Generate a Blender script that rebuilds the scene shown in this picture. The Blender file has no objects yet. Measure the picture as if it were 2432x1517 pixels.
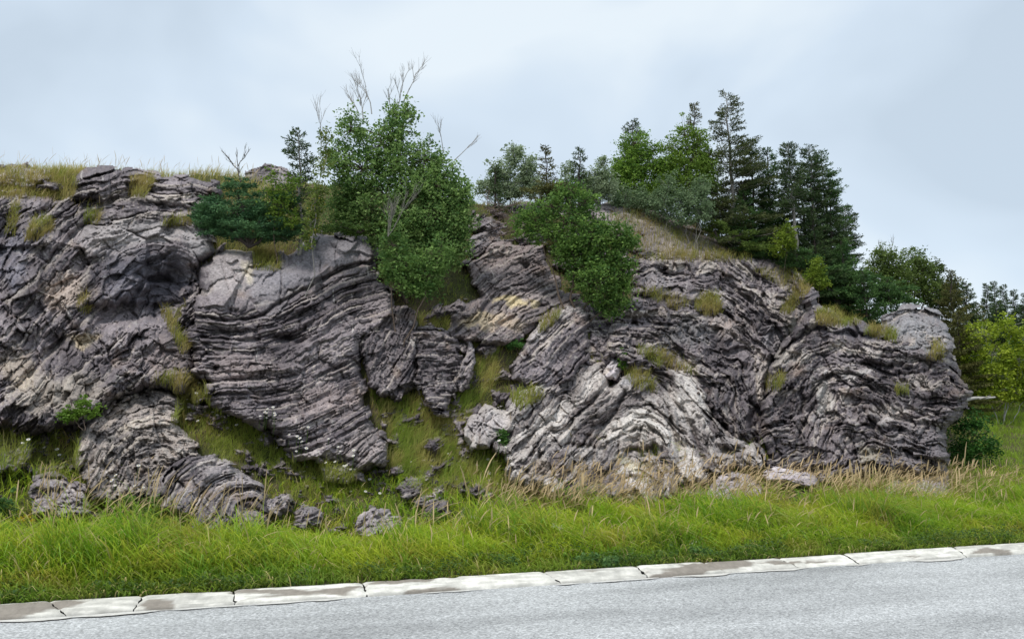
import bpy, math, random
import numpy as np
from mathutils import Vector
random.seed(7); RS = np.random.RandomState(7)
sc = bpy.context.scene
C = bpy.context.collection
R = math.radians
# ------------------------------------------------------------------ camera
CX, CY, F, EYE = 1216.0, 758.5, 1909.0, 1.6
PITCH = math.atan(241.5 / F)
cam = bpy.data.cameras.new('camera'); camo = bpy.data.objects.new('camera', cam); C.objects.link(camo)
camo.location = (0, 0, EYE); camo.rotation_euler = (R(90) + PITCH, 0, 0)
cam.sensor_width = 36; cam.lens = 36 * F / 2432; cam.clip_end = 3000; cam.clip_start = 0.1
sc.camera = camo
# ------------------------------------------------------------------ world
SUN_EL, SUN_AZ = R(63), R(215)          # azimuth clockwise from +Y: the light comes from behind the camera, left
w = bpy.data.worlds.new('World'); sc.world = w; w.use_nodes = True
nt = w.node_tree; nt.nodes.clear()
def N(t, k, **kw):
    n = t.nodes.new(k)
    for a, b in kw.items(): setattr(n, a, b)
    return n
out = N(nt, 'ShaderNodeOutputWorld'); bg = N(nt, 'ShaderNodeBackground')
sky = N(nt, 'ShaderNodeTexSky'); sky.sky_type = 'NISHITA'; sky.sun_disc = False
sky.sun_elevation = SUN_EL; sky.sun_rotation = SUN_AZ
tc = N(nt, 'ShaderNodeTexCoord'); mp = N(nt, 'ShaderNodeMapping'); mp.inputs['Scale'].default_value = (1.1, 1.1, 1.6)
no = N(nt, 'ShaderNodeTexNoise'); no.inputs['Scale'].default_value = 2.3; no.inputs['Detail'].default_value = 4; no.inputs['Roughness'].default_value = .45
no.inputs['Distortion'].default_value = .35
cr = N(nt, 'ShaderNodeValToRGB')
cr.color_ramp.elements[0].position = .36; cr.color_ramp.elements[0].color = (3.5, 4.1, 4.7, 1)
cr.color_ramp.elements[1].position = .63; cr.color_ramp.elements[1].color = (5.0, 5.5, 5.85, 1)
e = cr.color_ramp.elements.new(.5); e.color = (4.1, 4.75, 5.4, 1)
mx = N(nt, 'ShaderNodeMixRGB'); mx.inputs[0].default_value = .9
L = nt.links.new
L(tc.outputs['Generated'], mp.inputs[0]); L(mp.outputs[0], no.inputs['Vector']); L(no.outputs['Fac'], cr.inputs[0])
L(sky.outputs[0], mx.inputs[1]); L(cr.outputs[0], mx.inputs[2]); L(mx.outputs[0], bg.inputs[0]); L(bg.outputs[0], out.inputs[0])
bg.inputs[1].default_value = .10
# ------------------------------------------------------------------ sun
sl = bpy.data.lights.new('sun', 'SUN'); sl.energy = 1.5; sl.angle = R(12); sl.color = (1, .96, .9)
so = bpy.data.objects.new('sun', sl); C.objects.link(so)
sd = Vector((math.sin(SUN_AZ) * math.cos(SUN_EL), math.cos(SUN_AZ) * math.cos(SUN_EL), math.sin(SUN_EL)))
so.rotation_euler = sd.to_track_quat('Z', 'Y').to_euler(); so.location = (0, 0, 30)
sc.view_settings.view_transform = 'Standard'; sc.view_settings.look = 'None'
sc.view_settings.gamma = 1; sc.view_settings.exposure = .8
# ------------------------------------------------------------------ numeric helpers
cp, sp_ = math.cos(PITCH), math.sin(PITCH)
def unproj(px, py, Y):
    px = np.asarray(px, float) * 1.0033; py = np.asarray(py, float) * 1.0033
    dx = (px - CX) / F; dz = (CY - py) / F; k = cp - dz * sp_
    return np.stack([dx / k * Y, np.zeros_like(dx) + Y, EYE + (sp_ + dz * cp) / k * Y], -1)
def ground_pt(px, py, z=0.):
    a = unproj(px, py, 1.0); Y = (z - EYE) / (a[2] - EYE); return np.array([a[0] * Y, Y, z])
def project(P):
    yc = P[..., 1] * cp + (P[..., 2] - EYE) * sp_; up = -P[..., 1] * sp_ + (P[..., 2] - EYE) * cp
    return (CX + F * P[..., 0] / yc) / 1.0033, (CY - F * up / yc) / 1.0033
def hsh(ix, iy, sd=0):
    ix = np.asarray(ix).astype(np.int64); iy = np.asarray(iy).astype(np.int64)
    h = (ix * 374761393 + iy * 668265263 + int(sd) * 974634777 + 12345) & 0xFFFFFFFF
    h = ((h ^ (h >> 13)) * 1274126177) & 0xFFFFFFFF
    h = ((h ^ (h >> 16)) * 2246822519) & 0xFFFFFFFF
    h = (h ^ (h >> 13)) & 0xFFFFFFFF
    return h / 4294967295.0
def noise(x, y, sd=0):
    x = np.asarray(x, float); y = np.asarray(y, float)
    x, y = np.broadcast_arrays(x, y)
    ix = np.floor(x); iy = np.floor(y); fx = x - ix; fy = y - iy
    ux = fx * fx * fx * (fx * (fx * 6 - 15) + 10); uy = fy * fy * fy * (fy * (fy * 6 - 15) + 10)
    def g(a, b):
        t = hsh(ix + a, iy + b, sd) * 2 * np.pi
        return np.cos(t) * (fx - a) + np.sin(t) * (fy - b)
    return 1.4 * ((g(0, 0) * (1 - ux) + g(1, 0) * ux) * (1 - uy) + (g(0, 1) * (1 - ux) + g(1, 1) * ux) * uy)
def fbm(x, y, o=4, sd=0, g=.5):
    s = 0; a = 1; t = 0
    for i in range(o):
        s = s + a * noise(x * 2 ** i + 7.3 * i, y * 2 ** i - 3.1 * i, sd + i); t += a; a *= g
    return s / t * 1.3
def sstep(a, b, x):
    t = np.clip((x - a) / (b - a), 0, 1); return t * t * (3 - 2 * t)
def worley(x, y, sd=0):
    ix = np.floor(x); iy = np.floor(y); F1 = np.full(x.shape, 9.); F2 = np.full(x.shape, 9.)
    ci = np.zeros(x.shape); cj = np.zeros(x.shape); ox = np.zeros(x.shape); oy = np.zeros(x.shape)
    for a in (-1, 0, 1):
        for b in (-1, 0, 1):
            jx = ix + a + .1 + .8 * hsh(ix + a, iy + b, sd); jy = iy + b + .1 + .8 * hsh(ix + a, iy + b, sd + 5)
            d = np.hypot(x - jx, y - jy); m = d < F1
            F2 = np.where(m, F1, np.minimum(F2, d)); F1 = np.where(m, d, F1)
            ci = np.where(m, ix + a, ci); cj = np.where(m, iy + b, cj); ox = np.where(m, x - jx, ox); oy = np.where(m, y - jy, oy)
    return F1, F2, ci, cj, ox, oy
def poly_sdf(px, py, poly):
    P = np.array(poly, float); d2 = np.full(px.shape, 1e12); ins = np.zeros(px.shape, bool)
    for i in range(len(P)):
        a = P[i]; b = P[(i + 1) % len(P)]; e = b - a
        t = np.clip(((px - a[0]) * e[0] + (py - a[1]) * e[1]) / (e @ e + 1e-9), 0, 1)
        d2 = np.minimum(d2, (px - a[0] - t * e[0]) ** 2 + (py - a[1] - t * e[1]) ** 2)
        c = ((a[1] > py) != (b[1] > py)); den = (b[1] - a[1]) if b[1] != a[1] else 1e-9
        ins ^= c & (px < e[0] * (py - a[1]) / den + a[0])
    d = np.sqrt(d2); return np.where(ins, d, -d)
# ------------------------------------------------------------------ object helpers
def link(name, me, mat=None, parent=None):
    o = bpy.data.objects.new(name, me); C.objects.link(o)
    if mat: me.materials.append(mat)
    if parent: o.parent = parent; o.matrix_parent_inverse.identity()
    return o
def tag(o, label=None, cat=None, group=None, kind=None):
    if label: o['label'] = label
    if cat: o['category'] = cat
    if group: o['group'] = group
    if kind: o['kind'] = kind
    return o
def empty(name, loc, label, cat, group=None):
    o = bpy.data.objects.new(name, None); C.objects.link(o); o.location = loc; o.empty_display_size = .2
    return tag(o, label, cat, group)
def npmesh(name, V, Fc, col=None, smooth=True, attrs=None):
    me = bpy.data.meshes.new(name); V = np.asarray(V, np.float32); Fc = np.asarray(Fc, np.int32)
    n, k = Fc.shape
    me.vertices.add(len(V)); me.vertices.foreach_set('co', V.ravel())
    me.loops.add(n * k); me.loops.foreach_set('vertex_index', Fc.ravel())
    me.polygons.add(n); me.polygons.foreach_set('loop_start', np.arange(0, n * k, k, dtype=np.int32))
    me.polygons.foreach_set('use_smooth', np.full(n, smooth))
    if col is not None:
        a = me.attributes.new('col', 'FLOAT_COLOR', 'POINT')
        c = np.ones((len(V), 4), np.float32); c[:, :3] = np.clip(col, 0, 1); a.data.foreach_set('color', c.ravel())
    me.update(calc_edges=True); me.validate()
    return me
# ------------------------------------------------------------------ materials
def mat(name):
    m = bpy.data.materials.new(name); m.use_nodes = True; t = m.node_tree; t.nodes.clear()
    return m, t, N(t, 'ShaderNodeOutputMaterial')
def leafmat(name, tl=.35, rough=.6, spec=.25):
    m, t, o = mat(name)
    at = N(t, 'ShaderNodeAttribute'); at.attribute_name = 'col'
    p = N(t, 'ShaderNodeBsdfPrincipled'); p.inputs['Roughness'].default_value = rough; p.inputs['Specular IOR Level'].default_value = spec
    tr = N(t, 'ShaderNodeBsdfTranslucent'); mx = N(t, 'ShaderNodeMixShader'); mx.inputs[0].default_value = tl
    l = t.links.new
    l(at.outputs['Color'], p.inputs['Base Color']); l(at.outputs['Color'], tr.inputs[0])
    l(p.outputs[0], mx.inputs[1]); l(tr.outputs[0], mx.inputs[2]); l(mx.outputs[0], o.inputs[0])
    return m
M = {}
M['leaf'] = leafmat('leaf', .38); M['needle'] = leafmat('needle', .15, .7, .15); M['grass'] = leafmat('grass', .5, .6, .2)
def attrmat(name, nscale, lo, hi, bump=.3, bdist=.02, rough=.85, bscale=40):
    m, t, o = mat(name); l = t.links.new
    at = N(t, 'ShaderNodeAttribute'); at.attribute_name = 'col'
    tcn = N(t, 'ShaderNodeTexCoord')
    n1 = N(t, 'ShaderNodeTexNoise'); n1.inputs['Scale'].default_value = nscale; n1.inputs['Detail'].default_value = 6; n1.inputs['Roughness'].default_value = .65
    r = N(t, 'ShaderNodeMapRange'); r.inputs['From Min'].default_value = .3; r.inputs['From Max'].default_value = .7
    r.inputs['To Min'].default_value = lo; r.inputs['To Max'].default_value = hi
    mul = N(t, 'ShaderNodeVectorMath', operation='SCALE')
    p = N(t, 'ShaderNodeBsdfPrincipled'); p.inputs['Roughness'].default_value = rough; p.inputs['Specular IOR Level'].default_value = .25
    n2 = N(t, 'ShaderNodeTexNoise'); n2.inputs['Scale'].default_value = bscale; n2.inputs['Detail'].default_value = 8; n2.inputs['Roughness'].default_value = .7
    b = N(t, 'ShaderNodeBump'); b.inputs['Strength'].default_value = bump; b.inputs['Distance'].default_value = bdist
    l(tcn.outputs['Object'], n1.inputs['Vector']); l(tcn.outputs['Object'], n2.inputs['Vector'])
    l(n1.outputs['Fac'], r.inputs[0]); l(at.outputs['Color'], mul.inputs[0]); l(r.outputs[0], mul.inputs['Scale'])
    l(mul.outputs[0], p.inputs['Base Color']); l(n2.outputs['Fac'], b.inputs['Height']); l(b.outputs[0], p.inputs['Normal']); l(p.outputs[0], o.inputs[0])
    return m
M['rock'] = attrmat('rock', 24, .62, 1.68, .7, .03, .8, 34)
M['bark'] = attrmat('bark', 30, .7, 1.3, .4, .01, .9, 60)
M['soil'] = attrmat('soil', 9, .6, 1.4, .8, .05, .95, 25)
M['concrete'] = attrmat('concrete', 14, .82, 1.15, .5, .01, .8, 60)
# ------------------------------------------------------------------ terrain
RP0 = ground_pt(0, 1467); RP1 = ground_pt(2424, 1309)
U = (RP1 - RP0); U /= np.linalg.norm(U); NN = np.array([-U[1], U[0], 0.])
def road_xy(t, d):      # t metres along the road edge from RP0, d metres beyond it (verge positive)
    t = np.asarray(t, float); d = np.asarray(d, float)
    return RP0[0] + U[0] * t + NN[0] * d, RP0[1] + U[1] * t + NN[1] * d
def road_d(x, y): return (x - RP0[0]) * NN[0] + (y - RP0[1]) * NN[1]
COLS = [
 (-900, [(1300, 8.0), (1020, 10.5), (640, 12.5), (380, 15.0)]),
 (0,    [(1240, 9.3), (1000, 11.3), (640, 13.4), (394, 15.6)]),
 (250,  [(1245, 9.6), (1010, 11.6), (640, 13.7), (398, 16.0)]),
 (500,  [(1262, 10.0), (1020, 12.0), (650, 14.3), (408, 17.0)]),
 (700,  [(1265, 10.4), (1050, 12.2), (620, 15.0), (425, 18.0)]),
 (900,  [(1262, 10.6), (1060, 12.4), (650, 15.3), (450, 18.0)]),
 (1100, [(1245, 10.8), (1060, 12.6), (680, 15.4), (470, 18.0)]),
 (1300, [(1185, 11.3), (1000, 13.2), (720, 15.8), (475, 18.5)]),
 (1500, [(1175, 11.8), (960, 14.0), (690, 16.6), (492, 19.0)]),
 (1700, [(1172, 12.2), (980, 14.5), (720, 17.3), (560, 19.8)]),
 (1850, [(1170, 12.6), (980, 15.0), (760, 17.7), (630, 20.0)]),
 (2000, [(1160, 13.0), (990, 15.3), (840, 17.6), (705, 20.0)]),
 (2150, [(1160, 13.5), (1040, 15.8), (930, 17.8), (800, 20.5)]),
 (2300, [(1160, 14.0), (1090, 16.0), (1025, 18.5), (955, 23.0)]),
 (2432, [(1170, 13.6), (1100, 16.2), (1025, 19.0), (945, 25.0)]),
 (3400, [(1180, 15.0), (1120, 18.0), (1060, 22.0), (960, 30.0)])]
TA = np.linspace(-1.2, 1.3, 420); TYN = 400; YMAX = 46.
TY = np.linspace(5.5, YMAX, TYN)
colA = []; colZ = []
for px, pr in COLS:
    P = [unproj(px, py, Y) for py, Y in pr]
    a = np.mean([p[0] / p[1] for p in P])
    # distance at which this bearing crosses the back of the kerb
    den = (a * NN[0] + NN[1]); Ye = (RP0 @ NN + .25) / den
    ys = [Ye - 3, Ye] + [p[1] for p in P] + [P[-1][1] + 9, 80]
    zs = [.07, .07] + [p[2] for p in P] + [P[-1][2] + .1, P[-1][2] + .3]
    colA.append(a); colZ.append(np.interp(TY, ys, zs))
colA = np.array(colA); colZ = np.array(colZ)
HT = np.stack([np.interp(TA, colA, colZ[:, j]) for j in range(TYN)], 1)
def blur(A, n, ax):
    k = np.hanning(2 * n + 3)[1:-1]; k /= k.sum()
    pad = [(0, 0), (0, 0)]; pad[ax] = (n, n); B = np.pad(A, pad, mode='edge')
    return np.apply_along_axis(lambda v: np.convolve(v, k, 'valid'), ax, B)
HT = blur(blur(HT, 8, 0), 5, 1)
def H(x, y):
    x = np.asarray(x, float); y = np.asarray(y, float)
    fa = np.clip((x / np.maximum(y, 1) - TA[0]) / (TA[1] - TA[0]), 0, len(TA) - 1.001); fy = np.clip((y - TY[0]) / (TY[1] - TY[0]), 0, TYN - 1.001)
    i = fa.astype(int); j = fy.astype(int); u = fa - i; v = fy - j
    z = HT[i, j] * (1 - u) * (1 - v) + HT[i + 1, j] * u * (1 - v) + HT[i, j + 1] * (1 - u) * v + HT[i + 1, j + 1] * u * v
    d = road_d(x, y); k = sstep(1.5, 4.5, d)
    return .07 + (z - .07) * sstep(0.2, .9, d) + k * (.13 * fbm(x * .9, y * .9, 3, 3) + .05 * noise(x * 3.1, y * 3.1, 9))
def terrain_Y(px, py):          # distance at which the sight line through a photo point meets the hill
    px = np.asarray(px, float); py = np.asarray(py, float)
    D = unproj(px, py, 1.0); Yh = np.full(px.shape, np.nan); best = np.full(px.shape, 1e9); Yb = np.full(px.shape, 18.)
    for Y in np.arange(6, 30, .08):
        z = EYE + (D[..., 2] - EYE) * Y; g = z - H(D[..., 0] * Y, np.full(px.shape, Y))
        m = np.isnan(Yh) & (g <= 0); Yh[m] = Y
        m = g / Y < best; best = np.where(m, g / Y, best); Yb = np.where(m, Y, Yb)
    return np.where(np.isnan(Yh), Yb, Yh), ~np.isnan(Yh)
def gridfaces(n, m):
    i, j = np.meshgrid(np.arange(n - 1), np.arange(m - 1), indexing='ij'); b = (i * m + j).ravel()
    return np.stack([b, b + m, b + m + 1, b + 1], -1)
# flat ground under and behind everything
gx = 600.
me = npmesh('ground', [(-gx, -gx, -.12), (gx, -gx, -.12), (gx, gx, -.12), (-gx, gx, -.12)], [(0, 1, 2, 3)], np.tile([.07, .09, .03], (4, 1)))
tag(link('ground', me, M['soil']), kind='structure')
# ------------------------------------------------------------------ road and kerb
def asphalt():
    m, t, o = mat('asphalt'); l = t.links.new
    tcn = N(t, 'ShaderNodeTexCoord')
    p = N(t, 'ShaderNodeBsdfPrincipled'); p.inputs['Roughness'].default_value = .75; p.inputs['Specular IOR Level'].default_value = .35
    def noise_(scale, det, rough, vec=None):
        n = N(t, 'ShaderNodeTexNoise'); n.inputs['Scale'].default_value = scale; n.inputs['Detail'].default_value = det; n.inputs['Roughness'].default_value = rough
        l(vec or tcn.outputs['Object'], n.inputs['Vector']); return n
    mp = N(t, 'ShaderNodeMapping'); mp.inputs['Scale'].default_value = (.3, 1.3, 1); l(tcn.outputs['Object'], mp.inputs[0])
    band = noise_(1.0, 3, .5, mp.outputs[0])
    mp2 = N(t, 'ShaderNodeMapping'); mp2.inputs['Scale'].default_value = (.8, 1, 1); l(tcn.outputs['Object'], mp2.inputs[0])
    agg = N(t, 'ShaderNodeTexVoronoi'); agg.inputs['Scale'].default_value = 85; agg.inputs['Randomness'].default_value = 1; l(mp2.outputs[0], agg.inputs['Vector'])
    sep = N(t, 'ShaderNodeSeparateColor'); l(agg.outputs['Color'], sep.inputs[0])
    blot = noise_(26, 4, .7, mp2.outputs[0])
    def mr(src, a, b, c, d):
        r = N(t, 'ShaderNodeMapRange'); l(src, r.inputs[0])
        for i, v in zip((1, 2, 3, 4), (a, b, c, d)): r.inputs[i].default_value = v
        return r.outputs[0]
    def mth(op, a, b):
        n = N(t, 'ShaderNodeMath', operation=op); l(a, n.inputs[0])
        if isinstance(b, float): n.inputs[1].default_value = b
        else: l(b, n.inputs[1])
        return n.outputs[0]
    v = mr(band.outputs['Fac'], .35, .62, .30, .47)
    v = mth('MULTIPLY', v, mr(sep.outputs[0], 0, 1, .6, 1.4))
    v = mth('MULTIPLY', v, mr(blot.outputs['Fac'], .3, .7, .8, 1.2))
    col = N(t, 'ShaderNodeCombineColor'); l(mth('MULTIPLY', v, .985), col.inputs[0]); l(v, col.inputs[1]); l(mth('MULTIPLY', v, 1.0), col.inputs[2])
    b = N(t, 'ShaderNodeBump'); b.inputs['Strength'].default_value = .5; b.inputs['Distance'].default_value = .008
    l(sep.outputs[1], b.inputs['Height']); l(b.outputs[0], p.inputs['Normal'])
    l(col.outputs[0], p.inputs['Base Color']); l(p.outputs[0], o.inputs[0]); return m
ang = math.atan2(U[1], U[0])
tt = np.linspace(-60, 90, 300); dd = np.array([-11, -8, -6, -4, -3, -2, -1, -.5, 0, .3]); T3, D3 = np.meshgrid(tt, dd, indexing='ij')
me = npmesh('road', np.stack([T3, D3, np.zeros_like(T3) - .004 + .006 * noise(T3 * .3, D3 * .7, 4)], -1).reshape(-1, 3), gridfaces(*T3.shape))
ro = link('road', me, asphalt()); ro.location = (RP0[0], RP0[1], 0); ro.rotation_euler = (0, 0, ang); tag(ro, kind='structure')
# kerb: worn white sloping kerb of cast sections; break lines traced along its length
def road_t(px, py):
    g = ground_pt(px, py); return (g - RP0) @ U
brk = [-45, -6, -3.2, -1.6, road_t(120, 1460)] + [road_t(x, 1467 - 158 * x / 2424) for x in (325, 553, 866, 1312, 1530, 1700, 1880, 2030, 2290)] + [13.5, 15.6, 18, 21, 24, 80]
VV = []; FF = []; CC = []
prof = [(-.012, -.03), (-.006, .018), (.03, .035), (.09, .053), (.15, .07), (.17, .078), (.2, .083), (.225, .08), (.235, -.03)]
for k in range(len(brk) - 1):
    a, b = brk[k], brk[k + 1]; n = max(6, int((b - a) / .03)) if b - a < 8 else 200
    ts = np.linspace(a + .006, b - .006, n); base = len(VV) * 0 + sum(len(v) for v in VV)
    dz = (hsh(k, 1, 3) - .5) * .014; tl = (hsh(k, 2, 3) - .5) * .010
    ds = np.interp(np.linspace(0, len(prof) - 1, 22), range(len(prof)), [p[0] for p in prof]); zs = np.interp(np.linspace(0, len(prof) - 1, 22), range(len(prof)), [p[1] for p in prof])
    T4, S4 = np.meshgrid(ts, np.arange(22), indexing='ij'); Dk = ds[S4]; Zk = zs[S4]
    skew = (hsh(k, 4, 3) - .75) * 1.1; skew2 = (hsh(k + 1, 4, 3) - .75) * 1.1
    fr = (T4 - a) / (b - a); Tk = T4 + (Dk - .13) * (skew * (1 - fr) + skew2 * fr) * (1 if b - a < 8 else 0) + .03 * noise(Dk * 18, T4 * 0 + k, 8) * np.exp(-np.minimum(T4 - a, b - T4) / .1)
    chip = sstep(.22, .5, fbm(T4 * 1.6, Dk * 7, 4, 31)) * .02
    edge = np.minimum(T4 - a, b - T4); chip = chip + .02 * np.exp(-edge / .015)
    Zk = Zk + dz + tl * (fr - .5) - chip * (Zk > 0) + .004 * fbm(T4 * 6, Dk * 12, 3, 5)
    V = np.stack([Tk, Dk, Zk], -1).reshape(-1, 3)
    c = np.ones(T4.shape + (3,)) * np.array([.66, .64, .58])
    worn = fbm(T4 * .9 + 3, Dk * 5, 5, 41)
    def blob(t0, t1, d0, d1):
        return np.clip(1 - np.maximum(np.abs((T4 - (t0 + t1) / 2) / ((t1 - t0) / 2)), np.abs((Dk - (d0 + d1) / 2) / ((d1 - d0) / 2))), -1, 1)
    tt_ = lambda x: road_t(x, 1467 - 158 * x / 2424)
    bl = np.maximum.reduce([blob(tt_(-400), tt_(140), -.05, .17), blob(tt_(560), tt_(900), .02, .15), blob(tt_(880), tt_(1090), .08, .34), blob(tt_(960), tt_(1070), -.02, .34), blob(tt_(1630), tt_(1780), .0, .2), blob(tt_(330), tt_(420), -.05, .16), blob(tt_(2130), tt_(2230), -.05, .1)])
    c = c * (.78 + .42 * sstep(-.4, .5, fbm(T4 * 3.1, Dk * 22, 5, 43)))[..., None] * (.86 + .24 * hsh(k, 9, 3))
    mask = sstep(.0, .14, bl * .8 + 1.1 * worn - .05) * (bl > -.9) ; mask = np.maximum(mask, sstep(.3, .42, worn))
    c = c * (1 - mask[..., None]) + np.array([.27, .24, .205]) * mask[..., None]
    VV.append(V); FF.append(gridfaces(*T4.shape) + base); CC.append(c.reshape(-1, 3))
me = npmesh('kerb', np.concatenate(VV), np.concatenate(FF), np.concatenate(CC))
ko = link('kerb', me, M['concrete']); ko.location = (RP0[0], RP0[1], 0); ko.rotation_euler = (0, 0, ang); tag(ko, kind='structure')
# worn white edge line painted on the asphalt beside the kerb
VV = []; FF = []; b0 = 0
tl_ = np.arange(-6, 22, .02)
w0 = .012 + .03 * np.clip(fbm(tl_ * 1.1, tl_ * 0, 4, 50) + .1, 0, 1) ; wid = .10 * sstep(-.15, .3, fbm(tl_ * .8, tl_ * 0 + 4, 4, 51)) + .012 * noise(tl_ * 9, tl_ * 0, 2)
rows = [np.stack([tl_, -.02 - w0, tl_ * 0 + .0065], -1), np.stack([tl_, -.02 - w0 - np.clip(wid, 0.004, 1), tl_ * 0 + .0065], -1)]
V = np.stack(rows, 1).reshape(-1, 3); n = len(tl_); i = np.arange(n - 1) * 2; Fq = np.stack([i, i + 1, i + 3, i + 2], -1); Fq = Fq[(wid[:-1] > .01)]
me = npmesh('edge_line', V, Fq, np.tile([.62, .6, .56], (len(V), 1))); lo = link('edge_line', me, M['concrete'])
lo.location = (RP0[0], RP0[1], 0); lo.rotation_euler = (0, 0, ang); tag(lo, kind='structure')
# ------------------------------------------------------------------ rock bodies
POLYS = []; GS = 4; GB = np.full((1600 // GS, 2800 // GS), 1e9)      # how near the rock lies, for seating plants on it
def gb_index(px, py): return np.clip((np.asarray(py) // GS).astype(int), 0, GB.shape[0] - 1), np.clip(((np.asarray(px) + 150) // GS).astype(int), 0, GB.shape[1] - 1)
def strat_fields(x0, x1, y0, y1, lines, mag):
    st = 8.; xs = np.arange(x0, x1 + st, st); ys = np.arange(y0, y1 + st, st); X, Y = np.meshgrid(xs, ys)
    pts = []; tg = []
    for ln in lines:
        P = np.array(ln, float)
        for a, b in zip(P[:-1], P[1:]):
            n = max(2, int(np.hypot(*(b - a)) / 14)); d = (b - a) / np.hypot(*(b - a))
            for k in range(n): pts.append(a + (b - a) * (k + .5) / n); tg.append(d)
    pts = np.array(pts); tg = np.array(tg)
    tx = np.zeros(X.shape); ty = np.zeros(X.shape)
    for p, d in zip(pts, tg):
        wgt = 1 / ((X - p[0]) ** 2 + (Y - p[1]) ** 2 + 60) ** 1.6; tx += wgt * d[0]; ty += wgt * d[1]
    n = np.hypot(tx, ty) + 1e-12; tx /= n; ty /= n
    m = mag(X, Y) if mag else np.ones(X.shape)
    def solve(vx, vy):
        vx = vx * m * st; vy = vy * m * st
        ex = .5 * (vx[:, 1:] + vx[:, :-1]); ey = .5 * (vy[1:] + vy[:-1]); r = np.zeros(X.shape)
        r[:, :-1] -= ex; r[:, 1:] += ex; r[:-1] -= ey; r[1:] += ey
        h, w_ = r.shape; E = np.concatenate([r, r[:, ::-1]], 1); E = np.concatenate([E, E[::-1]], 0)
        lx = 2 - 2 * np.cos(np.pi * np.arange(2 * w_) / w_); ly = 2 - 2 * np.cos(np.pi * np.arange(2 * h) / h)
        lam = lx[None] + ly[:, None]; lam[0, 0] = 1; Ff = np.fft.fft2(E) / lam; Ff[0, 0] = 0
        return np.real(np.fft.ifft2(Ff))[:h, :w_]
    return xs, ys, st, solve(ty, -tx), solve(tx, ty)
def bil(xs, ys, st, A, x, y):
    fx = np.clip((x - xs[0]) / st, 0, A.shape[1] - 1.001); fy = np.clip((y - ys[0]) / st, 0, A.shape[0] - 1.001)
    i = fy.astype(int); j = fx.astype(int); u = fx - j; v = fy - i
    return A[i, j] * (1 - u) * (1 - v) + A[i, j + 1] * u * (1 - v) + A[i + 1, j] * (1 - u) * v + A[i + 1, j + 1] * u * v
DARK = np.array([.080, .070, .076]); MID = np.array([.185, .165, .17]); PALE = np.array([.36, .325, .29]); TAN = np.array([.40, .34, .25]); GREY = np.array([.23, .215, .22]); BLUE = np.array([.10, .10, .125])
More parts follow.
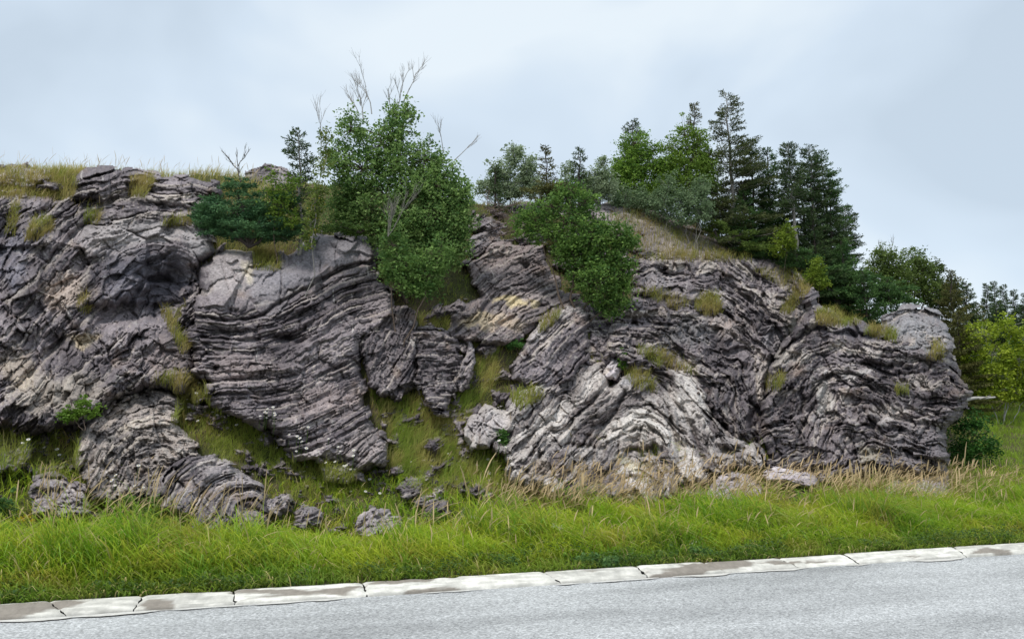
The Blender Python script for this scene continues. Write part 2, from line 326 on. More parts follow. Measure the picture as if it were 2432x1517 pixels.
def rock(name, label, cat, poly, lines, off=.5, back=1.3, rw=45, amp=.10, lay=(7, 26), joint=(40, 120), base=MID, alt=DARK, hi=PALE, hif=.2,
         pale=(), mag=None, seed=1, facet=.12, fsz=130, jag=9, step=1.95, holes=(), rough=.06, group=None, Yc=None, veins=.5, carve=(), grain=1.0, hug=None, patch=0., swirl=5., brk=1., smooth=()):
    if hug is None: POLYS.append(poly)
    rw = rw * .62; back = back * .8; amp = amp * 1.16
    P = np.array(poly, float); x0, y0 = P.min(0) - 22; x1, y1 = P.max(0) + 22
    x0 = max(x0, -140); 
    xs = np.arange(x0, x1, step); ys = np.arange(y0, y1, step); X, Y = np.meshgrid(xs, ys)
    fxs, fys, st, S, Q = strat_fields(x0 - 40, x1 + 40, y0 - 40, y1 + 40, lines, mag)
    wx = 9 * fbm(X / 55, Y / 55, 3, seed) ; wy = 9 * fbm(X / 55, Y / 55, 3, seed + 20)
    s = bil(fxs, fys, st, S, X, Y) + swirl * 1.1 * fbm(X / 60, Y / 60, 3, seed + 40) + swirl * 2.2 * noise(X / 120 + .6 * noise(X / 70, Y / 70, seed + 42), Y / 110, seed + 41); q = bil(fxs, fys, st, Q, X, Y) + 6 * fbm(X / 40, Y / 40, 2, seed + 60)
    s = s + 3.2 * brk * fbm(X / 24, Y / 24, 3, seed + 44)
    W1, W2, wi, wj, _, _ = worley(q / 48 + .5 * noise(s / 30, q / 60, seed + 45), s / 70, seed + 46)
    s = s + (hsh(wi, wj, seed + 47) - .5) * 11 * brk
    smo = np.ones(X.shape)
    for (hx, hy, hrx, hry, hd) in smooth: smo = smo * (1 - hd * sstep(1.25, .75, np.hypot((X + wx * 2 - hx) / hrx, (Y + wy * 2 - hy) / hry)))
    # layers
    rs = np.random.RandomState(seed * 13 + 5); th = []
    tot = s.min() - 50; bnd = [tot]
    while tot < s.max() + 50:
        hard = rs.rand() < .55
        t = rs.uniform(lay[0] * 1.2, lay[1]) ** 1.0 if hard else rs.uniform(lay[0] * .6, lay[0] * 1.5)
        tot += t; bnd.append(tot); th.append(hard)
    bnd = np.array(bnd); nl = len(bnd) - 1; li = np.clip(np.searchsorted(bnd, s) - 1, 0, nl - 1); lt = np.diff(bnd)
    hard = np.where(np.array(th), rs.uniform(.55, 1, nl), rs.uniform(0, .4, nl)); lcol = rs.rand(nl); lsg = rs.rand(nl); ljs = rs.uniform(*joint, nl)
    f = (s - bnd[li]) / lt[li]; h = hard[li]
    jit = rs.rand(nl) * 100
    qc = q / ljs[li] + jit[li] + .25 * noise(q / 37, li * 3.3, seed + 70); ji = np.floor(qc); jf = qc - ji
    # uneven joint spacing: drop some joints
    ji2 = np.where(hsh(ji, li, seed) < .3, ji - 1, ji)
    br = hsh(ji2, li, seed + 2) - .5; bc = hsh(ji2, li, seed + 3) - .5; btilt = hsh(ji2, li, seed + 4) - .5
    jd = np.minimum(jf, 1 - jf) * ljs[li]; jcr = np.exp(-(jd / 2.2) ** 2) * (hsh(ji, li, seed) >= .3) * (h > .45)
    pil = 1 - np.abs(2 * f - 1) ** 3
    nb_ = li + (f > .5); gst = np.random.RandomState(seed + 9).rand(nl + 2) ** 2.2 * 1.3 + .08
    gr = np.exp(-(np.minimum(f, 1 - f) * lt[li] / 1.25) ** 2) * gst[nb_] * (.35 + 1.1 * sstep(-.3, .4, fbm(q / 60, nb_ * 5.1, 2, seed + 48)))
    macro = np.cumsum(np.random.RandomState(seed + 10).normal(0, .33, nl)); macro = macro - np.convolve(np.pad(macro, 6, mode='edge'), np.ones(13) / 13, 'valid')
    mass = .35 + .75 * sstep(-.35, .3, fbm(X / 95, Y / 80, 3, seed + 49))
    h = .5 + (h - .5) * .75
    # laminae inside the layers
    lam = noise(s / 3.4, q / 220, seed + 80) ; lam2 = noise(s / 7.5, q / 160, seed + 81)
    wave = fbm(q / 90, li * 7.7 + s / 300, 3, seed + 90)
    mass = mass * smo
    disp = amp * mass * (h * (.45 + .25 * pil + .45 * (1 - f) * (lsg[li] > .4) + .3 * f * (lsg[li] <= .4)) + .75 * br + .7 * btilt * (jf - .5) - .85 * gr - .6 * jcr + .5 * wave + .55 * macro[li]) + amp * mass * (.10 * grain * lam + .18 * grain * lam2)
    # broken faces
    F1, F2, ci, cj, ox, oy = worley((X + wx) / fsz, (Y + wy) / (fsz * .8), seed + 100)
    r1 = hsh(ci, cj, seed + 101) - .5; r2 = hsh(ci, cj, seed + 102) - .5; r3 = hsh(ci, cj, seed + 103) - .5
    disp += facet * (1.8 * r1 * ox + 2.0 * r2 * oy + .9 * r3) * sstep(0, .06, F2 - F1)
    G1, G2, di, dj, px_, py_ = worley((q) / (fsz * .42), (s) / (fsz * .22), seed + 110)
    t1 = hsh(di, dj, seed + 111) - .5; t2 = hsh(di, dj, seed + 112) - .5
    disp += facet * .7 * (1.6 * t1 * px_ + 1.2 * t2 * py_ + .8 * (hsh(di, dj, seed + 113) - .5))
    disp -= facet * .25 * np.exp(-((G2 - G1) / .05) ** 2)
    disp += rough * 2.4 * fbm(X / 170, Y / 150, 3, seed + 120) + rough * .35 * fbm(X / 30, Y / 26, 5, seed + 130, .62)
    for u_, (fa_, fb_, k_) in enumerate([(50, 20, 1.0), (24, 11, .62), (12, 6.5, .34)]):
        w1, w2, a1, a2, o1, o2 = worley(q / fa_ + .3 * noise(X / 30, Y / 30, seed + 131), s / fb_, seed + 132 + u_ * 7)
        disp += smo * rough * k_ * 1.8 * (1.5 * (hsh(a1, a2, seed + 133) - .5) * o1 + 1.8 * (hsh(a1, a2, seed + 134) - .35) * o2 + 1.1 * (hsh(a1, a2, seed + 135) - .5)) - smo * rough * k_ * .35 * np.exp(-((w2 - w1) / .07) ** 2)
    for (hx, hy, hrx, hry, hd) in holes:
        disp -= hd * np.exp(-(((X + wx * 2 - hx) / hrx) ** 2 + ((Y + wy * 2 - hy) / hry) ** 2) ** 1.5)
    for ln, wd, dp in carve:
        d = np.full(X.shape, 1e9); Pn = np.array(ln, float)
        for a, b in zip(Pn[:-1], Pn[1:]):
            e_ = b - a; tq = np.clip(((X + wx - a[0]) * e_[0] + (Y + wy - a[1]) * e_[1]) / (e_ @ e_), 0, 1)
            d = np.minimum(d, np.hypot(X + wx - a[0] - tq * e_[0], Y + wy - a[1] - tq * e_[1]))
        disp -= dp * np.exp(-(d / wd) ** 2)
    E1, E2, ei, ej, _, _ = worley(q / 42, s / 30, seed + 55)
    sdf = poly_sdf(X + wx * jag / 9, Y + wy * jag / 9, poly) + jag * 1.5 * (hsh(ei, ej, seed + 56) - .5) + jag * .8 * (h - .5) + jag * .6 * br
    edge = np.clip((sdf + 5) / rw, 0, 1)
    # depth of the hill behind, as a plane
    if Yc is None:
        Pm = P.mean(0); smp = np.concatenate([P, (P + Pm) / 2, [Pm]]); smp = smp[(smp[:, 0] > -140)]
        ty, hit = terrain_Y(smp[:, 0], smp[:, 1])
        if hit.sum() > 5: smp = smp[hit]; ty = ty[hit]
    else:
        smp = np.array([c[:2] for c in Yc], float); ty = np.array([c[2] for c in Yc]); 
    A = np.stack([np.ones(len(smp)), smp[:, 0] / 1000, smp[:, 1] / 1000], 1)
    co = np.linalg.lstsq(A, ty, rcond=None)[0]
    D = co[0] + co[1] * X / 1000 + co[2] * Y / 1000 - off
    if hug is not None:
        hx = np.arange(xs[0], xs[-1] + 14, 12.); hy = np.arange(ys[0], ys[-1] + 14, 12.); HX, HY = np.meshgrid(hx, hy)
        D = bil(hx, hy, 12., terrain_Y(HX, HY)[0], X, Y) + hug - .10 - patch * 1.5 * fbm(X / 62, Y / 42, 3, seed + 58); back = .5
    D = D + back * (1 - np.sqrt(np.clip(edge * (2 - edge), 0, 1))) - disp * (.3 + .7 * sstep(0, .5, edge))
    keep = sdf > -5
    # colours
    big = fbm(X / 120, Y / 120, 3, seed + 140); sp = fbm(X / 9, Y / 9, 3, seed + 150, .7)
    k = sstep(.05, .95, .3 + .4 * lcol[li] + .45 * bc + .7 * big + .35 * sp)[..., None]
    c = alt * (1 - k) + base * k
    hk = (sstep(1 - hif * 1.3, 1 - hif * .3, lcol[li] * .6 + (hsh(ji2, li, seed + 7)) * .35 + .25 * big + .2 * sp))[..., None]
    c = c * (1 - hk) + hi * hk
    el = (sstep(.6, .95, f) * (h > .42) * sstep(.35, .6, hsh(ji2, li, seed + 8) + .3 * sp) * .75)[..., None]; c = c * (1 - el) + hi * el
    lich = sstep(.32, .62, fbm(X / 34, Y / 22, 5, seed + 160, .65) + .15 * (h - .5))[..., None] * .5
    c = c * (1 - lich) + np.array([.37, .36, .33]) * lich
    fl = (sstep(.38, .6, fbm(X / 6.5, Y / 5, 2, seed + 190)) * sstep(-.3, .3, fbm(X / 60, Y / 60, 2, seed + 191)) * .55)[..., None]
    c = c * (1 - fl) + hi * 1.1 * fl
    dk = (sstep(.3, .6, fbm(X / 10, Y / 8, 3, seed + 195)) * .5)[..., None]; c = c * (1 - dk) + alt * .8 * dk
    rust = sstep(.25, .7, fbm(X / 80, Y / 60, 4, seed + 170))[..., None] * .45
    c = c * (1 - rust) + np.array([.22, .16, .12]) * rust
    v = (sstep(.52, .66, noise(q / 5.5, s / 60, seed + 180)) * sstep(.05, .4, fbm(X / 130, Y / 90, 2, seed + 181)) * veins)[..., None]
    c = c * (1 - v) + np.array([.5, .48, .45]) * v
    for (bx, by, brx, bry, bcol, bs) in pale:
        g = np.exp(-(((X + wx * 2.5 - bx) / brx) ** 2 + ((Y + wy * 2.5 - by) / bry) ** 2) ** 1.3)
        g = (sstep(.1, .75, g + .35 * (g > .05) * (sp + .6 * (lcol[li] - .5) + bc * .5)) * bs)[..., None]
        c = c * (1 - g) + np.array(bcol) * (.75 + .5 * lcol[li][..., None]) * g
    c = c * np.array([1.09, 1.055, 1.065]) * (1 + .25 * big[..., None])
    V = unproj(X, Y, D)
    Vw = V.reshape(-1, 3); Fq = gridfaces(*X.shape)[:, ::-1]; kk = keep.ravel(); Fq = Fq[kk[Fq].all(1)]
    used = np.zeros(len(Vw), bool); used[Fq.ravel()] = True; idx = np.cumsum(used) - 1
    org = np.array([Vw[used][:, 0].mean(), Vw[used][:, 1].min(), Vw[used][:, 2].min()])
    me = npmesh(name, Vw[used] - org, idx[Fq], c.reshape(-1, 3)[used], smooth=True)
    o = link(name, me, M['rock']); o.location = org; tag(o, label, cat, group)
    gi, gj = gb_index(X[keep], Y[keep]); np.minimum.at(GB, (gi, gj), D[keep]) if hug is None else None
    return o

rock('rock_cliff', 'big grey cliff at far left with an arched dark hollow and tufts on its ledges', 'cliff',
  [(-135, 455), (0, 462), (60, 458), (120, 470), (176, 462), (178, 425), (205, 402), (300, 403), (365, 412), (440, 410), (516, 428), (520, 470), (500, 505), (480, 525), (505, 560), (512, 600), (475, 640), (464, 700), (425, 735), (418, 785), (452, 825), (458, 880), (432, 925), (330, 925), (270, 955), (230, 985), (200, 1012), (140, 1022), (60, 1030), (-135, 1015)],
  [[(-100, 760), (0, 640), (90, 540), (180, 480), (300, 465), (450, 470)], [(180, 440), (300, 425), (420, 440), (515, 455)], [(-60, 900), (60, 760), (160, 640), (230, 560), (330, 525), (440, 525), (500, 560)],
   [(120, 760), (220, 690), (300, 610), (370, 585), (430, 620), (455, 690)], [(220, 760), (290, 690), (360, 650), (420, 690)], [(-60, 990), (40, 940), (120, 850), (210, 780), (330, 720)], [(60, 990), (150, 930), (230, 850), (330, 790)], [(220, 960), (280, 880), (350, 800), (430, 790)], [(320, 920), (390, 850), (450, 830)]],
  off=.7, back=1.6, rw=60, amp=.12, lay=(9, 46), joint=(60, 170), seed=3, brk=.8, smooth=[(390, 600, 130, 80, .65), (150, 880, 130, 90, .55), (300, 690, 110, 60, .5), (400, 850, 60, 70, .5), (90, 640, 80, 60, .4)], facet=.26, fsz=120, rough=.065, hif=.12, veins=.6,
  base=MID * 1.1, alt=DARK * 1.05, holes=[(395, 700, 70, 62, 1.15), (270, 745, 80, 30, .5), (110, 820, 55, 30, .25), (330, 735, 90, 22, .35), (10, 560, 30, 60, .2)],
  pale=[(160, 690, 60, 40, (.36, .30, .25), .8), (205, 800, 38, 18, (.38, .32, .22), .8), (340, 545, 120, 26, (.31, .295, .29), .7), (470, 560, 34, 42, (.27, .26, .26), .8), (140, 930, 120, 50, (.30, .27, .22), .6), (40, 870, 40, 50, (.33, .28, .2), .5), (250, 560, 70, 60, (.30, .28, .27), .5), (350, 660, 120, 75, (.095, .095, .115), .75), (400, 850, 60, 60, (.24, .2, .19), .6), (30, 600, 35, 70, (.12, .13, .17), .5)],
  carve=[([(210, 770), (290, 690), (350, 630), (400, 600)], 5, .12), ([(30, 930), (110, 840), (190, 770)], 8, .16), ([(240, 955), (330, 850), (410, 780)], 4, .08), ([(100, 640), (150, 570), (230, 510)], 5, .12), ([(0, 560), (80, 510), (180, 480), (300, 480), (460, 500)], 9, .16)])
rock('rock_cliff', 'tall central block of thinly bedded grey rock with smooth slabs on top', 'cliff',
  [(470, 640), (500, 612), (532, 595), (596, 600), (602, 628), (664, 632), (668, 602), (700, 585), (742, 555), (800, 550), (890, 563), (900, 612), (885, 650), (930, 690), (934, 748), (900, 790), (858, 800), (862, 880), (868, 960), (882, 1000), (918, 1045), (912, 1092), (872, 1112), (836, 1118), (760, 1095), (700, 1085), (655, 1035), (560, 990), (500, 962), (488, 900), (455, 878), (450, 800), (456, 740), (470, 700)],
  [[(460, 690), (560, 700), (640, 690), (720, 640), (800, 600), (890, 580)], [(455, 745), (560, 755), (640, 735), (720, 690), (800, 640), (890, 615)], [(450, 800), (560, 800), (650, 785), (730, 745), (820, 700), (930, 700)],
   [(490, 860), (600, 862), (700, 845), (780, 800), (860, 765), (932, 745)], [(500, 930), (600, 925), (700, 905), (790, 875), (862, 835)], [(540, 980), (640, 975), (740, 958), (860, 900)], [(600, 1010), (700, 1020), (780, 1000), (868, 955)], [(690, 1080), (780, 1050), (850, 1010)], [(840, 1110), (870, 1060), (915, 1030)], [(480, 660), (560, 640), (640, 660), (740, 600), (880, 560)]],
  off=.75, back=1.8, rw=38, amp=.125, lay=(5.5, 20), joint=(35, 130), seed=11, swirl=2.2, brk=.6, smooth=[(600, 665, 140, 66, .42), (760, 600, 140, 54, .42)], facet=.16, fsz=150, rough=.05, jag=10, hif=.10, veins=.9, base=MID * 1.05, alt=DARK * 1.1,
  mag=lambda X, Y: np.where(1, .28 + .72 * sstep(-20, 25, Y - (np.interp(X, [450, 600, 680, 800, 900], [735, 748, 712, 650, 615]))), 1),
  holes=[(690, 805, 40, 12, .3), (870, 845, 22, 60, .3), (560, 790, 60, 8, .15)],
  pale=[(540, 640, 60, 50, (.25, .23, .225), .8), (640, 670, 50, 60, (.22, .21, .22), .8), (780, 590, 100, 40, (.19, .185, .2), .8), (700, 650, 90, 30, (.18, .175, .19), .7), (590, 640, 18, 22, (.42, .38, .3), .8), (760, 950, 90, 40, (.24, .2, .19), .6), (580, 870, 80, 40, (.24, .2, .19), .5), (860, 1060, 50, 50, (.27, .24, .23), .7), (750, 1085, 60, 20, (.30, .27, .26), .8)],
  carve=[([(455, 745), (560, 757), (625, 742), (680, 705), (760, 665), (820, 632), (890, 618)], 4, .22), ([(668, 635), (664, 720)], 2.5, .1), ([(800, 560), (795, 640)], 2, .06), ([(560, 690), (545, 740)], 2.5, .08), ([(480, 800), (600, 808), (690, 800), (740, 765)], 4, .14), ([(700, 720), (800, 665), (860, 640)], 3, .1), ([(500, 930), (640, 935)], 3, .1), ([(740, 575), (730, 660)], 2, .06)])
rock('rock_outcrop', 'dark steeply bedded rock in the shaded gully right of the tall central block', 'rock',
  [(850, 800), (900, 755), (940, 725), (980, 745), (990, 800), (988, 860), (985, 915), (950, 945), (905, 940), (868, 910)],
  [[(870, 900), (910, 830), (960, 740)], [(905, 925), (950, 860), (980, 780)]], off=.55, amp=.12, lay=(6, 22), seed=21, rw=28, swirl=2, base=MID * .8, alt=DARK * .9, hif=.1, fsz=70, back=.9)
rock('rock_outcrop', 'small dark flat-bedded rock at the back of the grassy gully', 'rock',
  [(978, 790), (1010, 780), (1064, 785), (1090, 845), (1082, 910), (1055, 985), (1010, 955), (984, 900)],
  [[(980, 820), (1080, 815)], [(985, 870), (1080, 875)], [(1000, 940), (1070, 930)]], off=.6, amp=.10, lay=(6, 16), seed=22, rw=22, swirl=2, base=MID * .85, alt=DARK * .9, hif=.1, fsz=70, back=.8)
rock('rock_outcrop', 'wavy banded rock with bright yellow lichen under the middle green shrub', 'rock',
  [(1055, 775), (1068, 730), (1130, 700), (1112, 655), (1098, 620), (1140, 600), (1165, 570), (1240, 575), (1290, 590), (1302, 645), (1328, 655), (1330, 700), (1375, 698), (1388, 730), (1350, 760), (1300, 765), (1240, 802), (1180, 818), (1110, 805), (1060, 798)],
  [[(1060, 770), (1120, 720), (1180, 660), (1240, 620), (1300, 590)], [(1080, 800), (1160, 750), (1230, 700), (1330, 660)], [(1180, 815), (1260, 760), (1380, 700)], [(1100, 660), (1160, 600), (1220, 575)]],
  off=.45, back=1.2, rw=32, amp=.10, lay=(6, 20), seed=31, swirl=4, brk=.6, base=np.array([.2, .165, .155]), alt=MID * .75, hif=.12, fsz=110, facet=.10,
  pale=[(1212, 710, 44, 11, (.52, .44, .25), .75), (1270, 722, 12, 12, (.5, .43, .26), .7), (1130, 760, 50, 18, (.4, .34, .22), .7), (1200, 765, 50, 18, (.40, .33, .25), .7), (1250, 690, 25, 18, (.3, .26, .25), .7)],
  carve=[([(1065, 795), (1130, 745), (1175, 690), (1240, 670)], 3, .1), ([(1180, 770), (1230, 740), (1300, 720)], 4, .14)])
rock('rock_outcrop', 'pointed tower of slanting layered grey rock in the middle, above the pale slabs', 'rock',
  [(1212, 900), (1215, 850), (1245, 815), (1280, 765), (1310, 738), (1345, 722), (1386, 728), (1390, 800), (1394, 850), (1360, 880), (1310, 925), (1250, 920)],
  [[(1210, 880), (1270, 820), (1340, 740)], [(1215, 900), (1300, 860), (1345, 800), (1388, 750)], [(1290, 920), (1350, 870), (1392, 820)], [(1250, 800), (1300, 750), (1380, 725)]],
  off=.65, back=1.5, rw=24, amp=.10, lay=(5, 16), seed=41, swirl=2.5, brk=.6, base=MID * 1.15, alt=DARK * 1.1, hif=.25, fsz=90, facet=.09, pale=[(1345, 740, 40, 14, (.34, .32, .31), .8), (1270, 790, 30, 30, (.31, .29, .28), .7)])
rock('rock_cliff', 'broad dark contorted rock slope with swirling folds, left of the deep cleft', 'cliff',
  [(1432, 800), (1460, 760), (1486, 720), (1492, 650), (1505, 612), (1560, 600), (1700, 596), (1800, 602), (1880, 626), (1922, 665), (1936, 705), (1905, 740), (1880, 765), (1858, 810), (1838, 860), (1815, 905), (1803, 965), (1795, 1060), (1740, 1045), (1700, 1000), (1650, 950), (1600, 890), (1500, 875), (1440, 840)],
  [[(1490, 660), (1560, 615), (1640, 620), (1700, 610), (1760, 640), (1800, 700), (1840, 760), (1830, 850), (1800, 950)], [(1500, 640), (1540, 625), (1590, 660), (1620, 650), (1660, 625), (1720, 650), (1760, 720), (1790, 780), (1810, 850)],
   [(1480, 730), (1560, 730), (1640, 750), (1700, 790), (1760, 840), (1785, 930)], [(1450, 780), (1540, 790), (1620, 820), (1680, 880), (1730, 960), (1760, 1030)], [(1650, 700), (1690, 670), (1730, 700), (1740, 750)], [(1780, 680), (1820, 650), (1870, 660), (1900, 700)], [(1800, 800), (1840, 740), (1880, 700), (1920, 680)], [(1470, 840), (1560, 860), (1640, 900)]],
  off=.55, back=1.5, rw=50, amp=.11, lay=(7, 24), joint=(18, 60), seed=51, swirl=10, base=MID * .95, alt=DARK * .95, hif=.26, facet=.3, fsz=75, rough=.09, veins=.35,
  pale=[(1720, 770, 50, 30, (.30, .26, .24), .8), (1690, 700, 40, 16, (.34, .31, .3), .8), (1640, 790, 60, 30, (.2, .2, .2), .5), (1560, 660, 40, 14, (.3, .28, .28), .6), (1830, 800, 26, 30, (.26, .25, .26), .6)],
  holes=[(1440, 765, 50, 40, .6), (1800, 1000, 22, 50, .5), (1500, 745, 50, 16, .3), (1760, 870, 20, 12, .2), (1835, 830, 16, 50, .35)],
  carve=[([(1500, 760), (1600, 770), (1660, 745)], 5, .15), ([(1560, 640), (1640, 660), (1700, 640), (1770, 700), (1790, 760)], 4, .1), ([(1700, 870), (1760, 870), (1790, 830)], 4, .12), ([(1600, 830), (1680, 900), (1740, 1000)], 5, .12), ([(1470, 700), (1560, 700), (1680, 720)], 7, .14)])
rock('rock_cliff', 'rounded rock nose with thin arching layers at the right end of the outcrop', 'cliff',
  [(1800, 1135), (1800, 1050), (1808, 960), (1822, 880), (1856, 815), (1880, 770), (1900, 735), (1895, 690), (1925, 680), (1945, 720), (1990, 752), (2040, 765), (2085, 790), (2200, 800), (2248, 800), (2262, 850), (2275, 890), (2292, 925), (2284, 965), (2268, 1000), (2240, 1022), (2238, 1120), (2150, 1130), (2050, 1135), (1900, 1150)],
  [[(1820, 880), (1870, 800), (1920, 735), (1990, 760), (2080, 800), (2180, 830), (2260, 870)], [(1815, 920), (1880, 830), (1960, 800), (2040, 810), (2120, 850), (2270, 900)], [(1850, 880), (1900, 850), (2000, 850), (2080, 855), (2160, 890), (2285, 920)],
   [(1870, 1000), (1900, 920), (1950, 880), (2010, 880), (2080, 920), (2150, 950), (2285, 950)], [(1900, 1060), (1930, 980), (1970, 925), (2020, 915), (2070, 960), (2110, 1000), (2200, 990), (2270, 985)], [(1960, 1080), (2000, 1010), (2060, 990), (2090, 1030), (2140, 1060), (2240, 1040)],
   [(1805, 980), (1860, 950), (1900, 945)], [(1805, 1060), (1860, 1050), (1900, 1050)], [(1820, 1120), (1900, 1110), (1980, 1120)], [(2020, 1120), (2060, 1060), (2100, 1080), (2150, 1110)], [(2120, 1110), (2180, 1105), (2236, 1100)]],
  off=0, back=2.2, rw=50, amp=.12, lay=(5.5, 20), joint=(22, 70), seed=61, swirl=9, base=MID * .92, alt=DARK * .95, hif=.24, facet=.24, fsz=95, rough=.07, veins=.3,
  Yc=[(1800, 1130, 12.6), (1880, 760, 15.6), (2060, 1130, 12.8), (2100, 800, 15.4), (2236, 1110, 13.6), (2280, 900, 15.0)],
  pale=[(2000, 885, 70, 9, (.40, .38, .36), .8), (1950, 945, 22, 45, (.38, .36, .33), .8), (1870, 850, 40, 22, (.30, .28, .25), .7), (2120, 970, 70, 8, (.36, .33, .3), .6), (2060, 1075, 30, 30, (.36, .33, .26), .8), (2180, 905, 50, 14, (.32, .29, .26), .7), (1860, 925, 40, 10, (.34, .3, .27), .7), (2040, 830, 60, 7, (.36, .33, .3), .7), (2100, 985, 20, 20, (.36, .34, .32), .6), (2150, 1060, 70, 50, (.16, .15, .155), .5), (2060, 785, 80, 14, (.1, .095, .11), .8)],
  holes=[(2150, 1122, 26, 12, .45), (1805, 900, 10, 60, .3), (2110, 1015, 26, 10, .25), (2090, 865, 60, 9, .3), (1900, 1040, 8, 60, .25)],
  carve=[([(1830, 870), (1880, 800), (1920, 775), (2000, 790), (2080, 800)], 6, .22), ([(1880, 1080), (1895, 1000), (1900, 940)], 5, .2), ([(2040, 860), (2110, 890), (2190, 880)], 5, .16), ([(1985, 1080), (2060, 990), (2130, 1010)], 3, .08), ([(2150, 965), (2200, 990), (2280, 985)], 3, .1)])
rock('rock_outcrop', 'pale grey lichen covered knob crowning the right end of the outcrop below the spruces', 'rock',
  [(2092, 800), (2098, 760), (2112, 738), (2160, 730), (2215, 742), (2240, 765), (2254, 792), (2256, 832), (2240, 850), (2160, 845), (2110, 830)],
  [[(2095, 780), (2160, 745), (2230, 770)], [(2100, 820), (2180, 800), (2255, 820)]], off=0, Yc=[(2100, 800, 15.5), (2250, 800, 15.6), (2160, 740, 16.3)], back=1.2, rw=30, amp=.06, lay=(10, 30), seed=62, base=np.array([.2, .2, .205]), alt=MID * .9, hif=.12, facet=.12, fsz=60)
rock('rock_outcrop', 'light tan folded slabs forming an arch behind the plumed grass', 'rock',
  [(1098, 1030), (1122, 985), (1150, 958), (1200, 968), (1222, 930), (1300, 895), (1378, 850), (1425, 868), (1442, 905), (1480, 880), (1500, 868), (1560, 865), (1625, 880), (1665, 930), (1690, 985), (1750, 1030), (1792, 1060), (1800, 1112), (1740, 1100), (1690, 1125), (1600, 1150), (1590, 1190), (1400, 1195), (1290, 1165), (1205, 1135), (1190, 1080), (1125, 1060)],
  [[(1200, 1110), (1280, 1030), (1350, 940), (1420, 870)], [(1240, 1130), (1330, 1040), (1400, 960), (1480, 890), (1540, 868), (1600, 900), (1650, 960), (1700, 1030), (1760, 1080)], [(1300, 1150), (1380, 1070), (1440, 1010), (1490, 970), (1540, 965), (1575, 1010), (1590, 1080), (1600, 1140)],
   [(1380, 1160), (1440, 1100), (1490, 1075), (1530, 1090), (1545, 1130)], [(1400, 1000), (1480, 930), (1540, 910), (1600, 960), (1640, 1030), (1680, 1090)], [(1110, 1020), (1150, 970), (1210, 940)], [(1200, 1060), (1250, 990), (1320, 920)], [(1130, 1050), (1190, 1010), (1240, 960)]],
  off=.65, back=1.4, rw=34, amp=.19, lay=(12, 40), joint=(35, 90), seed=71, swirl=9, base=np.array([.36, .335, .31]), alt=np.array([.13, .115, .115]), hi=np.array([.48, .455, .42]), hif=.35, facet=.16, fsz=85, rough=.07, jag=11, veins=.35,
  pale=[(1510, 1005, 44, 34, (.40, .38, .345), .8), (1500, 1095, 50, 10, (.45, .43, .34), .8), (1280, 1110, 40, 20, (.34, .295, .24), .6), (1620, 960, 30, 50, (.42, .405, .38), .6), (1440, 1150, 40, 18, (.25, .22, .22), .7), (1150, 1000, 40, 30, (.30, .28, .28), .6), (1720, 1050, 40, 30, (.28, .26, .25), .6), (1500, 905, 40, 16, (.3, .3, .31), .6)],
  holes=[(1365, 1060, 60, 10, .2), (1540, 1065, 26, 14, .35), (1735, 1065, 35, 14, .5), (1500, 1130, 35, 12, .3), (1610, 1070, 8, 40, .25)],
  carve=[([(1220, 1140), (1300, 1060), (1370, 980), (1440, 905)], 5, .22), ([(1330, 1140), (1375, 1080), (1440, 990), (1480, 930)], 6, .28), ([(1420, 1140), (1470, 1070), (1540, 1060), (1580, 1120)], 5, .2), ([(1560, 900), (1610, 960), (1640, 1020), (1670, 1090)], 5, .2), ([(1210, 1080), (1280, 1000), (1340, 930)], 4, .16), ([(1580, 960), (1600, 1030), (1610, 1130)], 5, .2), ([(1640, 900), (1680, 970), (1740, 1050)], 5, .18)])
rock('rock_outcrop', 'smooth weathered grey bedrock hump near the top right, just below the conifers', 'rock',
  [(1395, 500), (1440, 484), (1490, 486), (1560, 508), (1640, 542), (1720, 582), (1760, 604), (1700, 615), (1600, 612), (1500, 600), (1440, 560)],
  [[(1400, 510), (1500, 500), (1620, 550), (1740, 600)], [(1440, 560), (1540, 560), (1680, 605)]], off=.25, back=.9, rw=30, amp=.05, lay=(12, 40), joint=(100, 200), seed=81, base=np.array([.24, .21, .2]), alt=MID, hif=.15, facet=.08, fsz=120, rough=.04)
rock('rock_outcrop', 'cracked pale brown domed rock at lower left, left of the curved slabs', 'rock',
  [(186, 1070), (200, 1010), (262, 950), (335, 915), (400, 920), (432, 950), (422, 1000), (440, 1030), (466, 1050), (462, 1078), (420, 1100), (392, 1150), (380, 1195), (330, 1175), (270, 1185), (215, 1185), (192, 1115)],
  [[(190, 1080), (220, 1010), (290, 950), (360, 930), (425, 955)], [(210, 1120), (240, 1040), (310, 990), (380, 985), (430, 1020)], [(240, 1150), (290, 1080), (340, 1050), (400, 1050), (455, 1060)], [(300, 1170), (330, 1110), (380, 1080), (420, 1090)]],
  off=.6, back=1.3, rw=36, amp=.10, lay=(12, 34), joint=(25, 55), swirl=3, seed=91, base=np.array([.31, .275, .245]), alt=np.array([.17, .155, .15]), hi=np.array([.42, .38, .32]), hif=.2, facet=.16, fsz=60, rough=.06, veins=.5)
